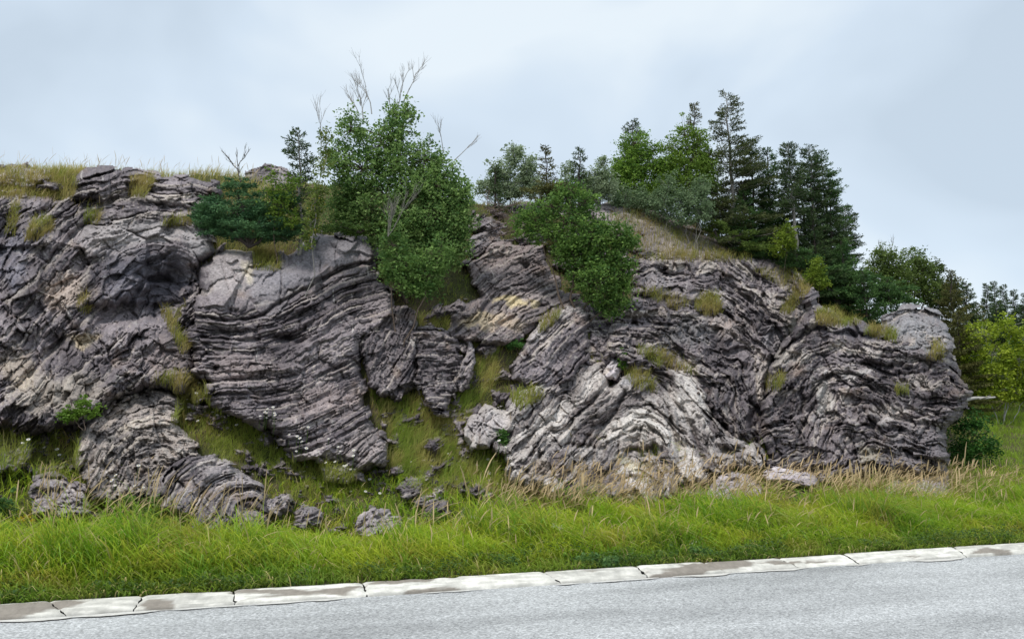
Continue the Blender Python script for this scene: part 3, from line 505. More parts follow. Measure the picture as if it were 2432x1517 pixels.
rock('rock_outcrop', 'set of curved standing slabs at lower left, dark and fanned like a shell', 'rock',
  [(372, 1205), (385, 1130), (410, 1092), (450, 1070), (508, 1080), (505, 1100), (545, 1098), (600, 1128), (625, 1150), (636, 1180), (640, 1225), (600, 1262), (520, 1265), (455, 1255), (440, 1225)],
  [[(385, 1200), (400, 1130), (440, 1085), (500, 1080)], [(420, 1215), (440, 1140), (480, 1100), (530, 1095)], [(460, 1225), (475, 1160), (520, 1110), (580, 1115)], [(500, 1220), (520, 1160), (560, 1125), (620, 1145)], [(540, 1220), (560, 1170), (600, 1150), (635, 1190)], [(460, 1250), (560, 1250), (640, 1240)]],
  off=.8, back=1.3, rw=26, amp=.17, lay=(9, 26), joint=(60, 140), swirl=2.5, brk=.5, seed=92, base=np.array([.25, .23, .23]), alt=DARK, hi=np.array([.4, .37, .34]), hif=.3, facet=.08, fsz=90, rough=.04, holes=[(420, 1225, 40, 10, .3)])
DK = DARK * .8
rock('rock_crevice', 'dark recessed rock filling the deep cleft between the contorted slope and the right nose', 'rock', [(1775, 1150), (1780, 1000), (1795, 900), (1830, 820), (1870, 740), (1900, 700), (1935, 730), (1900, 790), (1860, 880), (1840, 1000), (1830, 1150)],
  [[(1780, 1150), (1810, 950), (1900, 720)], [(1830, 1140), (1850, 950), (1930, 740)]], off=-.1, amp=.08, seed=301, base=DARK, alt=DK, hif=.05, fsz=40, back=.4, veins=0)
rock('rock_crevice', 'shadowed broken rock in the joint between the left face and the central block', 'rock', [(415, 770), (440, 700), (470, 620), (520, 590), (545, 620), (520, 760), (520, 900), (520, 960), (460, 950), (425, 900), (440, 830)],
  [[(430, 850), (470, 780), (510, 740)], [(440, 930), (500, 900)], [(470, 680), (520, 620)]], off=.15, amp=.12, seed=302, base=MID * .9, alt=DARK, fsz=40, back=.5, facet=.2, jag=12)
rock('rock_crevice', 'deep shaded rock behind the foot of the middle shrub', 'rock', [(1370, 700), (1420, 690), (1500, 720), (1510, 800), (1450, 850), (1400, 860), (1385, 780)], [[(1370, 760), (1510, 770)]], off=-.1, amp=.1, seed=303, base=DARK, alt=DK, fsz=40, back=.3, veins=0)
RB = [('broken low bedrock and rubble in the grass below the big left rock face', [(-135, 1000), (60, 1010), (200, 990), (240, 1060), (210, 1200), (60, 1190), (-135, 1210)], [[(-100, 1100), (60, 1060), (200, 1010)], [(0, 1180), (200, 1120)]], .12, .30),
 ('rubble ledges showing through the flowery grass below the central block', [(400, 960), (520, 960), (640, 1030), (800, 1110), (930, 1110), (1000, 1180), (980, 1260), (640, 1270), (500, 1100)], [[(420, 1000), (600, 1060), (760, 1120)], [(650, 1180), (800, 1190), (960, 1200)]], .17, .30),
 ('loose shattered rock breaking through the gully grass', [(900, 940), (1000, 760), (1100, 690), (1130, 820), (1230, 830), (1220, 960), (1110, 1010), (1200, 1120), (1160, 1230), (1000, 1230), (920, 1120)], [[(920, 1050), (1060, 960), (1200, 860)], [(980, 1180), (1160, 1120)]], .09, .36),
 ('weathered ledges on the upper slope around the middle shrub', [(1080, 560), (1130, 500), (1240, 480), (1430, 480), (1520, 560), (1500, 700), (1380, 700), (1290, 600), (1180, 590), (1100, 660)], [[(1090, 620), (1200, 530), (1400, 520)], [(1380, 680), (1500, 640)]], .02, .3),
 ('flaky rock ledges on the grassy shelf above the pale folded slabs', [(1380, 780), (1440, 790), (1560, 850), (1700, 960), (1620, 960), (1540, 900), (1440, 900), (1385, 880)], [[(1390, 830), (1500, 860), (1650, 930)]], -.06, .25),
 ('broken ground rock at the upper left between skyline grass and ledge', [(-135, 405), (60, 400), (200, 420), (190, 480), (60, 480), (-135, 490)], [[(-100, 460), (100, 440), (200, 430)]], .06, .3),
 ('crumbling rock debris along the foot of the tan slabs and right nose', [(1190, 1110), (1400, 1130), (1700, 1100), (1900, 1120), (2240, 1110), (2240, 1190), (1900, 1220), (1500, 1215), (1200, 1180)], [[(1200, 1160), (1500, 1170), (1900, 1160), (2240, 1160)]], .02, .25),
 ('scree of broken slabs at the foot of the cracked dome and curved slabs', [(190, 1170), (400, 1180), (640, 1200), (700, 1260), (460, 1290), (200, 1240)], [[(200, 1220), (400, 1230), (690, 1240)]], .04, .25)]
for i, (lb, pl, ln, hg_, pt) in enumerate(RB):
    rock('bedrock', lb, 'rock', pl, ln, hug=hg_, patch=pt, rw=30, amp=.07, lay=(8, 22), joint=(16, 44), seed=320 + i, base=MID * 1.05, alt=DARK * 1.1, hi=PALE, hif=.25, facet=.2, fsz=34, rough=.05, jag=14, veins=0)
# smaller rocks
SM = [
 ('low rounded pale rock at far lower left beside the cracked dome', [(72, 1150), (80, 1125), (130, 1118), (160, 1145), (205, 1155), (212, 1215), (150, 1225), (80, 1215)], [[(70, 1150), (130, 1125), (210, 1165)]], 1.25, .6),
 ('rough broken rock at the left edge below the big rock face', [(-20, 1045), (30, 1035), (72, 1050), (70, 1085), (30, 1110), (-20, 1120)], [[(-10, 1090), (70, 1050)]], .9, .45),
 ('small light rock right of the curved slabs', [(630, 1190), (650, 1172), (682, 1176), (686, 1205), (660, 1222), (634, 1216)], [[(630, 1210), (685, 1180)]], 1.25, .6),
 ('grey lump half hidden in grass, second rock right of the curved slabs', [(700, 1215), (720, 1200), (756, 1210), (762, 1240), (730, 1252), (702, 1245)], [[(700, 1240), (760, 1215)]], .9, .45),
 ('split light grey boulder low in the grass at centre left', [(842, 1252), (850, 1225), (880, 1204), (915, 1205), (925, 1222), (950, 1222), (950, 1240), (915, 1262), (870, 1268)], [[(842, 1250), (880, 1222), (915, 1205)], [(880, 1262), (950, 1225)]], 1.5, .7),
 ('little dark cluster of loose stones on the centre slope', [(938, 1160), (945, 1140), (975, 1130), (1000, 1142), (990, 1165), (960, 1172)], [[(940, 1160), (990, 1135)]], .85, .35),
 ('dim grey stone low in the grass right of the split boulder', [(1010, 1200), (1030, 1180), (1060, 1185), (1062, 1225), (1030, 1238), (1010, 1225)], [[(1010, 1220), (1060, 1190)]], .7, .4),
 ('pale stone poking out of the verge grass left of the plumed grass', [(1108, 1240), (1125, 1222), (1158, 1225), (1165, 1250), (1135, 1262), (1108, 1256)], [[(1105, 1245), (1160, 1230)]], 1.25, .6),
 ('white rubble heap at the foot of the rock below the deep cleft', [(1672, 1170), (1690, 1142), (1720, 1120), (1770, 1128), (1800, 1155), (1806, 1190), (1760, 1200), (1690, 1192)], [[(1680, 1170), (1740, 1130), (1800, 1170)]], 1.9, .6),
 ('bright white ledge jutting out at the foot of the right rock nose', [(1806, 1122), (1830, 1108), (1880, 1115), (1930, 1130), (1932, 1150), (1870, 1145), (1820, 1138)], [[(1806, 1125), (1870, 1120), (1930, 1140)]], 2.1, .85),
 ('dark undercut rock beneath the white ledge', [(1802, 1150), (1850, 1140), (1930, 1150), (1970, 1170), (1960, 1215), (1880, 1222), (1810, 1212)], [[(1800, 1170), (1880, 1165), (1970, 1190)]], .5, .3),
 ('buff brown block in dry grass at the foot of the rock nose', [(2090, 1165), (2110, 1145), (2170, 1130), (2240, 1128), (2246, 1175), (2180, 1190), (2100, 1185)], [[(2090, 1160), (2240, 1140)]], 1.9, .6),
 ('dark knob on the skyline between the dry grass and the small spruce', [(580, 425), (590, 402), (620, 394), (660, 398), (695, 420), (700, 445), (640, 460), (590, 450)], [[(580, 420), (640, 400), (700, 430)]], .9, -.3),
 ('small weathered rock at the top left corner of the slope in grass', [(-20, 425), (20, 402), (60, 398), (110, 408), (118, 425), (70, 440), (0, 440)], [[(-20, 420), (60, 400), (115, 425)]], 1.3, .25),
 ('layered stone on the grassy ledge above the pale slabs', [(1436, 845), (1450, 818), (1490, 812), (1520, 830), (1540, 850), (1510, 862), (1460, 868)], [[(1436, 840), (1490, 818), (1540, 850)]], 1.3, .55),
 ('pale rock corner standing beside the small sapling above the slabs', [(1425, 885), (1440, 852), (1462, 842), (1468, 862), (1455, 895)], [[(1425, 885), (1465, 845)]], 1.9, .6),
 ('greyish stone on the slope under the big shrub, left of the wavy rock', [(1100, 600), (1110, 565), (1150, 540), (1180, 545), (1170, 585), (1130, 610)], [[(1100, 590), (1170, 550)]], 1.0, .35),
 ('upright slab of dark rock half buried in the gully grass', [(1075, 900), (1085, 860), (1105, 850), (1112, 800), (1120, 860), (1112, 900), (1090, 920)], [[(1075, 900), (1112, 850)]], 1.2, .6),
 ('low bedded ledge between the gully grass and the pale slabs', [(1196, 960), (1215, 915), (1250, 905), (1300, 925), (1330, 900), (1345, 915), (1290, 960), (1240, 990), (1200, 985)], [[(1200, 970), (1340, 900)]], 1.0, .45),
 ('broken scree ledge at the foot of the tall central block', [(760, 1110), (800, 1098), (850, 1105), (862, 1135), (820, 1145), (770, 1135)], [[(760, 1115), (860, 1110)]], 1.2, .45)]
for i, (lb, pl, ln, br, of) in enumerate(SM):
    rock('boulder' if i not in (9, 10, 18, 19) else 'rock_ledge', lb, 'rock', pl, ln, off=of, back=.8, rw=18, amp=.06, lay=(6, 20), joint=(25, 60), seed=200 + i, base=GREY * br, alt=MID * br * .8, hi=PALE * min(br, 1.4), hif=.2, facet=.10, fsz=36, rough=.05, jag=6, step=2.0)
# hill sheet: hollowed out under the rock bodies so that it never breaks through them
def rock_sdf(px, py):
    r = np.full(px.shape, -1e3)
    for pl in POLYS:
        P_ = np.array(pl, float); m = (px > P_[:, 0].min() - 5) & (px < P_[:, 0].max() + 5) & (py > P_[:, 1].min() - 5) & (py < P_[:, 1].max() + 5)
        if m.any(): r[m] = np.maximum(r[m], poly_sdf(px[m], py[m], pl))
    return r
aa = np.linspace(-1.2, 1.3, 520)
yy = np.concatenate([np.linspace(0, 16, 330), 16 + (np.linspace(0, 1, 50)[1:] ** 2) * 500])
A2, D2 = np.meshgrid(aa, yy, indexing='ij'); Ye = (RP0 @ NN + .21) / (A2 * NN[0] + NN[1]); Y2 = Ye + D2; X2 = A2 * Y2
Z2 = H(X2, Y2)
ppx, ppy = project(np.stack([X2, Y2, Z2], -1))
inr = rock_sdf(ppx, ppy); Z2 = Z2 - 1.1 * sstep(6, 40, inr) * (D2 > 1.2)
nz = fbm(X2 * 1.5, Y2 * 1.5, 4, 21)[..., None]
tcol = np.array([.07, .075, .025]) * (1 - sstep(-.2, .5, nz)) + np.array([.115, .09, .055]) * sstep(-.2, .5, nz)
me = npmesh('hill', np.stack([X2, Y2, Z2], -1).reshape(-1, 3), gridfaces(*X2.shape), tcol.reshape(-1, 3))
tag(link('hill', me, M['soil']), kind='structure')
# ------------------------------------------------------------------ plants: grass
def blades(P, hgt, wid, lean, col, curl=.5, seed=0, headed=False, nseg=4, wind=(.35, 0)):
    rs = np.random.RandomState(seed); n = len(P); th = rs.uniform(0, 2 * np.pi, n)
    ld = np.stack([np.cos(th) * lean + wind[0] * rs.uniform(.3, 1.2, n), np.sin(th) * lean + wind[1], np.zeros(n)], -1)
    hgt = hgt * rs.uniform(.6, 1.15, n); wd = wid * rs.uniform(.7, 1.3, n)
    wth = rs.uniform(0, np.pi, n); wv = np.stack([np.cos(wth), np.sin(wth) * .6, np.zeros(n)], -1)
    V = []; lv = np.linspace(0, 1, nseg + 1)
    for k, t in enumerate(lv):
        c = P + np.stack([ld[:, 0] * hgt * t ** 2, ld[:, 1] * hgt * t ** 2, hgt * (t - curl * t ** 3 * np.hypot(ld[:, 0], ld[:, 1]))], -1)
        w = wd * (1 - t ** 2 * .9)
        if headed: w = wd * (.3 if t < .7 else (1.35 if t < .95 else .5))
        V += [c - wv * w[:, None] / 2 if not headed else c - wv * (w if np.ndim(w) else np.full(n, w))[:, None] / 2, c + wv * (w[:, None] if np.ndim(w) else w) / 2]
    V = np.stack(V, 1).reshape(-1, 3); m = 2 * (nseg + 1); b = (np.arange(n) * m)[:, None]
    Fq = np.concatenate([np.stack([b[:, 0] + 2 * k, b[:, 0] + 2 * k + 1, b[:, 0] + 2 * k + 3, b[:, 0] + 2 * k + 2], -1) for k in range(nseg)])
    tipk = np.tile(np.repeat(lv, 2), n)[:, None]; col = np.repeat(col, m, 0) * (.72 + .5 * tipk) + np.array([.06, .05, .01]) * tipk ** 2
    if headed:
        hm = np.tile(np.repeat(lv >= .68, 2), n)[:, None]; tan = np.array([.66, .50, .29]) * np.repeat(rs.uniform(.7, 1.25, n), m)[:, None]
        col = np.where(hm, tan, col)
    return V, Fq, col
def stuff(name, label, parts, m='grass'):
    V = []; Fq = []; cl = []; b = 0
    for v, f, c in parts: V.append(v); Fq.append(f + b); cl.append(c); b += len(v)
    o = link(name, npmesh(name, np.concatenate(V), np.concatenate(Fq), np.concatenate(cl)), M[m]); tag(o, label, 'grass', kind='stuff'); return o
def mixc(a, b, k): k = np.clip(k, 0, 1)[:, None]; return np.array(a) * (1 - k) + np.array(b) * k
# verge
n = 105000
t = RS.uniform(-9, 17, n); d = RS.uniform(.23, 3.9, n); d = np.where(RS.rand(n) < .35, .23 + (d - .23) * .45, d)
x, y = road_xy(t, d); z = H(x, y)
px, py = project(np.stack([x, y, z], -1))
cv = worley(t * 1.6, d * 1.9, 308); cvh = hsh(cv[2], cv[3], 309); nzv = fbm(t * .8, d * 1.1, 3, 300) + 1.0 * (cvh - .5) * sstep(.6, .1, cv[0]); nz2 = fbm(t * 2.2, d * 2.2, 3, 301)
hg = .14 + (.42 - .13 * sstep(950, 1250, px)) * sstep(.2, 1.1, d) * (1 + .7 * nzv) * (1 - .35 * sstep(1.7, 2.6, d) * sstep(950, 1250, px)) + .03
hg = hg * (1 - .5 * sstep(1250, 1000, px) * sstep(1.3, 2.1, d)); hg = hg * (1 + .4 * noise(t * 1.9, d * 1.9, 307)); tw = worley(t * .8, d * 1.1, 361); tall = (hsh(tw[2], tw[3], 362) > .72) & (tw[0] < .42); hg = np.where(tall & (d > .7), hg * 1.4, hg); bare_ = (fbm(t * 1.7, d * 2.6, 3, 363) > .42)
keepm = (px > -200) & (px < 2650)
keepm &= ~((d > 2.3) & (RS.rand(n) < .35 + .35 * (px > 1120)))
col = mixc([.20, .36, .02], [.40, .48, .04], .5 + 1.0 * nz2 + 1.1 * (hsh(cv[2], cv[3], 311) - .5) + RS.normal(0, .3, n)); 
gold = sstep(.1, .7, fbm(t * 1.3 + 9, d * 2.5, 3, 305) + RS.normal(0, .2, n))[:, None] * .6; col = col * (1 - gold) + np.array([.45, .33, .08]) * gold
brn = (sstep(.15, .6, fbm(t * 2.1 + 5, d * 2.1, 3, 312)) * .3)[:, None]; col = col * (1 - brn) + np.array([.26, .2, .07]) * brn
low = sstep(.75, .35, d)[:, None]; col = col * (1 - .55 * low) + np.array([.10, .17, .035]) * .55 * low
keepm &= ~(bare_ & (RS.rand(n) < .7)); dgr = (tall & (RS.rand(n) < .6))[:, None]; col = np.where(dgr, col * np.array([.62, .78, .9]), col); strw = (RS.rand(n) < .06)[:, None]; col = np.where(strw, np.array([.52, .44, .2]), col)
P = np.stack([x, y, z - .02], -1)[keepm]
col = col * 1.12; s2 = (RS.rand(n) < .018) & keepm & (d > .6); s3 = (RS.rand(n) < .03) & keepm & (d > .5)
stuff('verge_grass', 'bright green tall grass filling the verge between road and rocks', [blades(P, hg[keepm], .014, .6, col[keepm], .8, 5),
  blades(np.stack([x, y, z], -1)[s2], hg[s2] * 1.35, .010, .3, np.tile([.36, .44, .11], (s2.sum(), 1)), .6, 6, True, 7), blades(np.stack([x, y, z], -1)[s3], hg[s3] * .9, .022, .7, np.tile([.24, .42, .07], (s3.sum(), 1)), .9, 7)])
# plumed grass
def px_region(polys, n, seed, useGB=True):
    rs = np.random.RandomState(seed); res = []
    for poly, k in polys:
        Pp = np.array(poly, float); lo = Pp.min(0); hi = Pp.max(0); q = rs.uniform(lo, hi, (int(n * k * 3), 2)); q = q[poly_sdf(q[:, 0], q[:, 1], poly) > 0][:int(n * k)]
        res.append(q)
    q = np.concatenate(res); Y, hit = terrain_Y(q[:, 0], q[:, 1])
    if useGB:
        i, j = gb_index(q[:, 0], q[:, 1]); g = GB[i, j]; Y = np.where(g < Y, g, Y)
    return unproj(q[:, 0], q[:, 1], Y + .02), q
n = 7000; t = RS.uniform(1.5, 15, n); d = RS.uniform(1.7, 3.2, n); x, y = road_xy(t, d); z = H(x, y); px, py = project(np.stack([x, y, z], -1))
dens = (.35 + 1.3 * sstep(-.2, .4, fbm(t * 1.5, d * 1.5, 2, 313))) * (.08 + 1.0 * np.exp(-((px - 1330) / 190) ** 2) + .9 * np.exp(-((px - 1680) / 220) ** 2) + .9 * np.exp(-((px - 2100) / 190) ** 2))
k = (px > 1120) & (RS.rand(n) < dens); P1 = np.stack([x, y, z], -1)[k]
c1 = mixc([.26, .2, .07], [.35, .25, .12], RS.rand(k.sum()))
n2 = 420; t = RS.uniform(-2, 5, n2); d = RS.uniform(1.6, 3.0, n2); x, y = road_xy(t, d); z = H(x, y); px, py = project(np.stack([x, y, z], -1)); k2 = (px > 60) & (px < 640)
P2 = np.stack([x, y, z], -1)[k2]; c2 = mixc([.26, .2, .07], [.35, .25, .12], RS.rand(k2.sum()))
n3 = 9000; t = RS.uniform(1.5, 16, n3); d = RS.uniform(2.0, 3.9, n3); x, y = road_xy(t, d); z = H(x, y); px, py = project(np.stack([x, y, z], -1))
k3 = (px > 1130) & (RS.rand(n3) < .2 + np.exp(-((px - 1330) / 220) ** 2) + np.exp(-((px - 1720) / 260) ** 2) + np.exp(-((px - 2120) / 200) ** 2)); P3 = np.stack([x, y, z], -1)[k3]
stuff('plumed_grass', 'dry tan grass with bent plume heads along the foot of the rocks',
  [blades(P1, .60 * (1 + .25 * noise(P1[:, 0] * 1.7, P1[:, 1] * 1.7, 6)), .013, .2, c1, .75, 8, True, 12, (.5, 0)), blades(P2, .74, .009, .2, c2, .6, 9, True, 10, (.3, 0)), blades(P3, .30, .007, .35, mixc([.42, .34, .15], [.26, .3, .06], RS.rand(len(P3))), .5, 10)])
# hillside grass, scattered over the whole slope
n = 120000; a = RS.uniform(-.75, .8, n); dd_ = RS.uniform(3.0, 13, n); Yv = (RP0 @ NN) / (a * NN[0] + NN[1]) + dd_; x = a * Yv; z = H(x, Yv); px, py = project(np.stack([x, Yv, z], -1))
i_, j_ = gb_index(px, py); hid = rock_sdf(px, py) > 7
dn = .78 + .8 * fbm(x * 1.3, Yv * 1.3, 3, 310)
kk = (~hid) & (RS.rand(n) < dn) & (px > -120) & (px < 2560) & (py > 380)
x, Yv, z, px, py = x[kk], Yv[kk], z[kk], px[kk], py[kk]; n = len(x)
g1 = fbm(x * .9, Yv * .9, 3, 320) + RS.normal(0, .25, n)
tanb = np.exp(-(((px - 1040) / 150) ** 2 + ((py - 1000) / 130) ** 2)) + np.exp(-(((px - 250) / 330) ** 2 + ((py - 400) / 60) ** 2)) + np.exp(-(((px - 2000) / 140) ** 2 + ((py - 720) / 50) ** 2)) + .9 * np.exp(-(((px - 1600) / 170) ** 2 + ((py - 560) / 60) ** 2))
grb = np.exp(-(((px - 750) / 250) ** 2 + ((py - 1110) / 90) ** 2)) + sstep(2270, 2330, px) * 1.6
cl = worley(x * 2.6, Yv * 2.6, 325)
col = mixc([.26, .36, .05], [.48, .39, .14], .34 + .8 * g1 + .7 * tanb - .5 * grb + 1.1 * (hsh(cl[2], cl[3], 327) - .5))
grn = sstep(2270, 2330, px)[:, None] * .8; col = col * (1 - grn) + np.array([.30, .46, .04]) * grn * 1.0
cl = worley(x * 2.6, Yv * 2.6, 325); tus = hsh(cl[2], cl[3], 326); hg = (.13 + .10 * np.clip(g1, -1, 1) + .12 * tanb + .22 * tus * sstep(.5, .1, cl[0])) * 1.0 + .12 * sstep(2270, 2330, px)
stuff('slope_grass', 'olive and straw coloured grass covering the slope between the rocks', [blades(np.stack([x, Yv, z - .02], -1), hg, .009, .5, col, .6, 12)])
# tufts seated on rock ledges
LED = [([(-100, 1000), (80, 1030), (190, 1030), (190, 1130), (60, 1130), (-100, 1150)], 3.5), ([(405, 990), (440, 930), (500, 960), (570, 1000), (640, 1040), (620, 1110), (520, 1090), (440, 1030)], 4.0), ([(640, 1060), (700, 1090), (830, 1120), (880, 1180), (700, 1190), (630, 1120)], 3.5), ([(350, 900), (430, 890), (500, 930), (500, 960), (430, 940), (400, 915)], 1.0), ([(200, 1180), (420, 1200), (440, 1250), (200, 1250)], .8),
 ([(60, 570), (80, 525), (120, 520), (130, 545), (90, 570)], .9), ([(200, 530), (200, 505), (240, 505), (240, 530)], .3), ([(305, 465), (310, 430), (360, 415), (365, 440), (345, 470)], 1.2), ([(120, 470), (130, 420), (180, 400), (185, 440), (175, 470)], 1.0), ([(-100, 470), (0, 425), (120, 430), (130, 470)], 2.4), ([(0, 400), (120, 405), (170, 420), (130, 440), (0, 425)], 1.2), ([(10, 560), (30, 480), (50, 480), (40, 560)], .4),
       ([(600, 640), (600, 590), (660, 600), (665, 640)], .9), ([(380, 530), (450, 515), (470, 530), (400, 540)], .4), ([(1640, 730), (1660, 700), (1700, 700), (1710, 740), (1670, 750)], 1.3), ([(1500, 690), (1560, 690), (1640, 720), (1600, 735)], .6), ([(1840, 740), (1880, 690), (1905, 660), (1915, 690), (1870, 745)], 1.0),
       ([(1925, 765), (1935, 735), (1990, 735), (2040, 765), (1990, 775)], 1.6), ([(2040, 790), (2060, 770), (2120, 785), (2120, 810), (2070, 800)], .9), ([(2190, 850), (2210, 810), (2235, 820), (2230, 855)], .4), ([(1510, 610), (1600, 600), (1760, 600), (1780, 620), (1560, 618)], 1.2), ([(1780, 640), (1880, 640), (1920, 690), (1860, 690)], .8),
       ([(1440, 510), (1500, 500), (1640, 560), (1760, 612), (1600, 612), (1480, 590)], 3.2), ([(1560, 500), (1640, 530), (1760, 590), (1640, 560)], 1.2), ([(380, 740), (400, 735), (430, 790), (455, 830), (430, 840)], .7), ([(1290, 750), (1330, 740), (1310, 770), (1270, 790)], .4), ([(1470, 880), (1530, 880), (1560, 930), (1500, 920)], .6), ([(1810, 900), (1860, 890), (1850, 920), (1810, 930)], .4), ([(1500, 830), (1560, 830), (1660, 890), (1560, 870)], .8), ([(2110, 920), (2150, 920), (2150, 935), (2120, 935)], .15), ([(1200, 940), (1260, 920), (1290, 940), (1230, 970)], .7), ([(180, 720), (210, 700), (220, 740), (200, 750)], .2)]
P, q = px_region(LED, 520, 77); n = len(P); lowk = sstep(900, 990, q[:, 1])
col = mixc([.42, .34, .12], [.25, .30, .05], .4 + .9 * fbm(q[:, 0] / 60, q[:, 1] / 60, 2, 330) + RS.normal(0, .25, n))
col = col * (1 - .45 * lowk[:, None]) + np.array([.32, .46, .06]) * .45 * lowk[:, None]
stuff('ledge_grass', 'yellow tufts of dry grass seated on the rock ledges', [blades(P - [0, .04, .03], .26, .008, .45, col, .6, 15)])
# skyline grass with thin seed stems
n = 9000; px = RS.uniform(-60, 700, n); a_ = unproj(px, px * 0 + 395, 1.0)[:, 0]; Yv = RS.uniform(14.2, 17.5, n); x = a_ * Yv; z = H(x, Yv)
colS = mixc([.55, .45, .18], [.33, .36, .07], RS.rand(n)); stuff('skyline_grass', 'dry straw coloured grass along the skyline at upper left', [blades(np.stack([x, Yv, z], -1), .27, .009, .35, colS, .5, 17),
   blades(np.stack([x, Yv, z], -1)[:420], .52, .007, .25, colS[:420], .3, 18, True, 7, (.2, 0))])
# gully grass: long bent tussocks
n = 17000; q = np.stack([RS.uniform(860, 1180, n), RS.uniform(760, 1200, n)], 1); q = q[rock_sdf(q[:, 0], q[:, 1]) < 6]; q = q[poly_sdf(q[:, 0], q[:, 1], [(870, 930), (900, 930), (990, 960), (990, 760), (1050, 700), (1130, 740), (1060, 800), (1110, 820), (1210, 830), (1200, 900), (1100, 990), (1190, 1080), (1180, 1190), (980, 1190), (900, 1100), (900, 1000)]) > 0]
Y_, h_ = terrain_Y(q[:, 0], q[:, 1]); P = unproj(q[:, 0], q[:, 1], Y_); n = len(P)
stuff('gully_grass', 'long windblown yellow green grass filling the central gully', [blades(P, .33 * (1 + .4 * noise(q[:, 0] / 25, q[:, 1] / 25, 344)), .0095, .25, mixc([.54, .48, .17], [.27, .38, .06], .62 + 1.3 * fbm(q[:, 0] / 70, q[:, 1] / 70, 2, 340) + RS.normal(0, .25, n)), .7, 19, False, 5, (.55, -.1))])
# verge weeds: clover and broad leaves low at the kerb
def leafquads(Cn, size, nrm_up=.5, seed=0, asp=.62, fold=.18):
    rs = np.random.RandomState(seed); n = len(Cn); u = rs.normal(size=(n, 3)); u[:, 2] *= .6; u /= np.linalg.norm(u, axis=1)[:, None]
    up = rs.normal(size=(n, 3)) * (1 - nrm_up); up[:, 2] += nrm_up * 1.5; v = np.cross(up, u); v /= np.linalg.norm(v, axis=1)[:, None] + 1e-9; nn = np.cross(u, v)
    s = (size * rs.uniform(.6, 1.3, n))[:, None]
    V = np.stack([Cn - u * s * .5, Cn + v * s * asp * .5 + nn * s * fold * .5 - u * s * .05, Cn + u * s * .5 - nn * s * .08, Cn - v * s * asp * .5 + nn * s * fold * .5 - u * s * .05], 1).reshape(-1, 3)
    b = np.arange(n) * 4; return V, np.stack([b, b + 1, b + 2, b + 3], -1)
n = 34000; t = RS.uniform(-8, 16, n); d = .27 + RS.rand(n) ** 1.6 * .9; x, y = road_xy(t, d); z = H(x, y) + RS.rand(n) * .13 * (1 + .8 * noise(t * 1.2, d, 3)); kk = fbm(t * 1.4, d * 2, 3, 350) > -.25 + .3 * d
Cn = np.stack([x, y, z], -1)[kk]; V, Fq = leafquads(Cn, .035, .7, 4)
stuff('clover', 'low dark green clover and weeds along the kerb edge', [(V, Fq, np.repeat(mixc([.06, .12, .03], [.13, .2, .04], RS.rand(len(Cn))), 4, 0))], 'leaf')
# ------------------------------------------------------------------ trees and shrubs
def tubes(segs, sides=5):
    V = []; Fq = []; b = 0
    ang_ = np.linspace(0, 2 * np.pi, sides, endpoint=False)
    for pts, r0, r1 in segs:
        pts = np.asarray(pts, float); m = len(pts); tn = np.gradient(pts, axis=0); tn /= np.linalg.norm(tn, axis=1)[:, None] + 1e-9
        ref = np.array([0, 1, .13]); u = np.cross(tn, ref); u /= np.linalg.norm(u, axis=1)[:, None] + 1e-9; v = np.cross(tn, u); r = np.linspace(r0, r1, m)
        ring = pts[:, None] + r[:, None, None] * (u[:, None] * np.cos(ang_)[None, :, None] + v[:, None] * np.sin(ang_)[None, :, None])
        V.append(ring.reshape(-1, 3)); i, j = np.meshgrid(np.arange(m - 1), np.arange(sides), indexing='ij'); i = i.ravel(); j = j.ravel(); j2 = (j + 1) % sides
        Fq.append(np.stack([i * sides + j, i * sides + j2, (i + 1) * sides + j2, (i + 1) * sides + j], -1) + b); b += m * sides
    return np.concatenate(V), np.concatenate(Fq)
def curve(a, b, sag=.0, wob=.03, n=6, rs=random):
    a = np.array(a, float); b = np.array(b, float); L_ = np.linalg.norm(b - a); ts = np.linspace(0, 1, n); P = a + (b - a) * ts[:, None]
    P[:, 2] += sag * L_ * 4 * ts * (1 - ts)
    for ax in range(3): P[1:-1, ax] += np.array([rs.uniform(-wob, wob) * L_ for _ in range(n - 2)])
    return P
def bare(segs, p, d, ln, r, lev, rs, spread=.5):
    d = np.array(d, float); d /= np.linalg.norm(d); q = p + d * ln; segs.append((curve(p, q, 0, .04, 4, rs), r, r * .45))
    if lev > 0:
        for k in range(rs.randint(3, 5)):
            f = rs.uniform(.3, 1); nd = d + np.array([rs.uniform(-1, 1), rs.uniform(-.8, .8), rs.uniform(-.3, .9)]) * spread
            bare(segs, p + (q - p) * f, nd, ln * rs.uniform(.4, .65), r * .55, lev - 1, rs, spread)
BARK = {'brown': (.12, .09, .07), 'grey': (.27, .25, .23), 'pale': (.48, .46, .43), 'dark': (.07, .055, .05)}
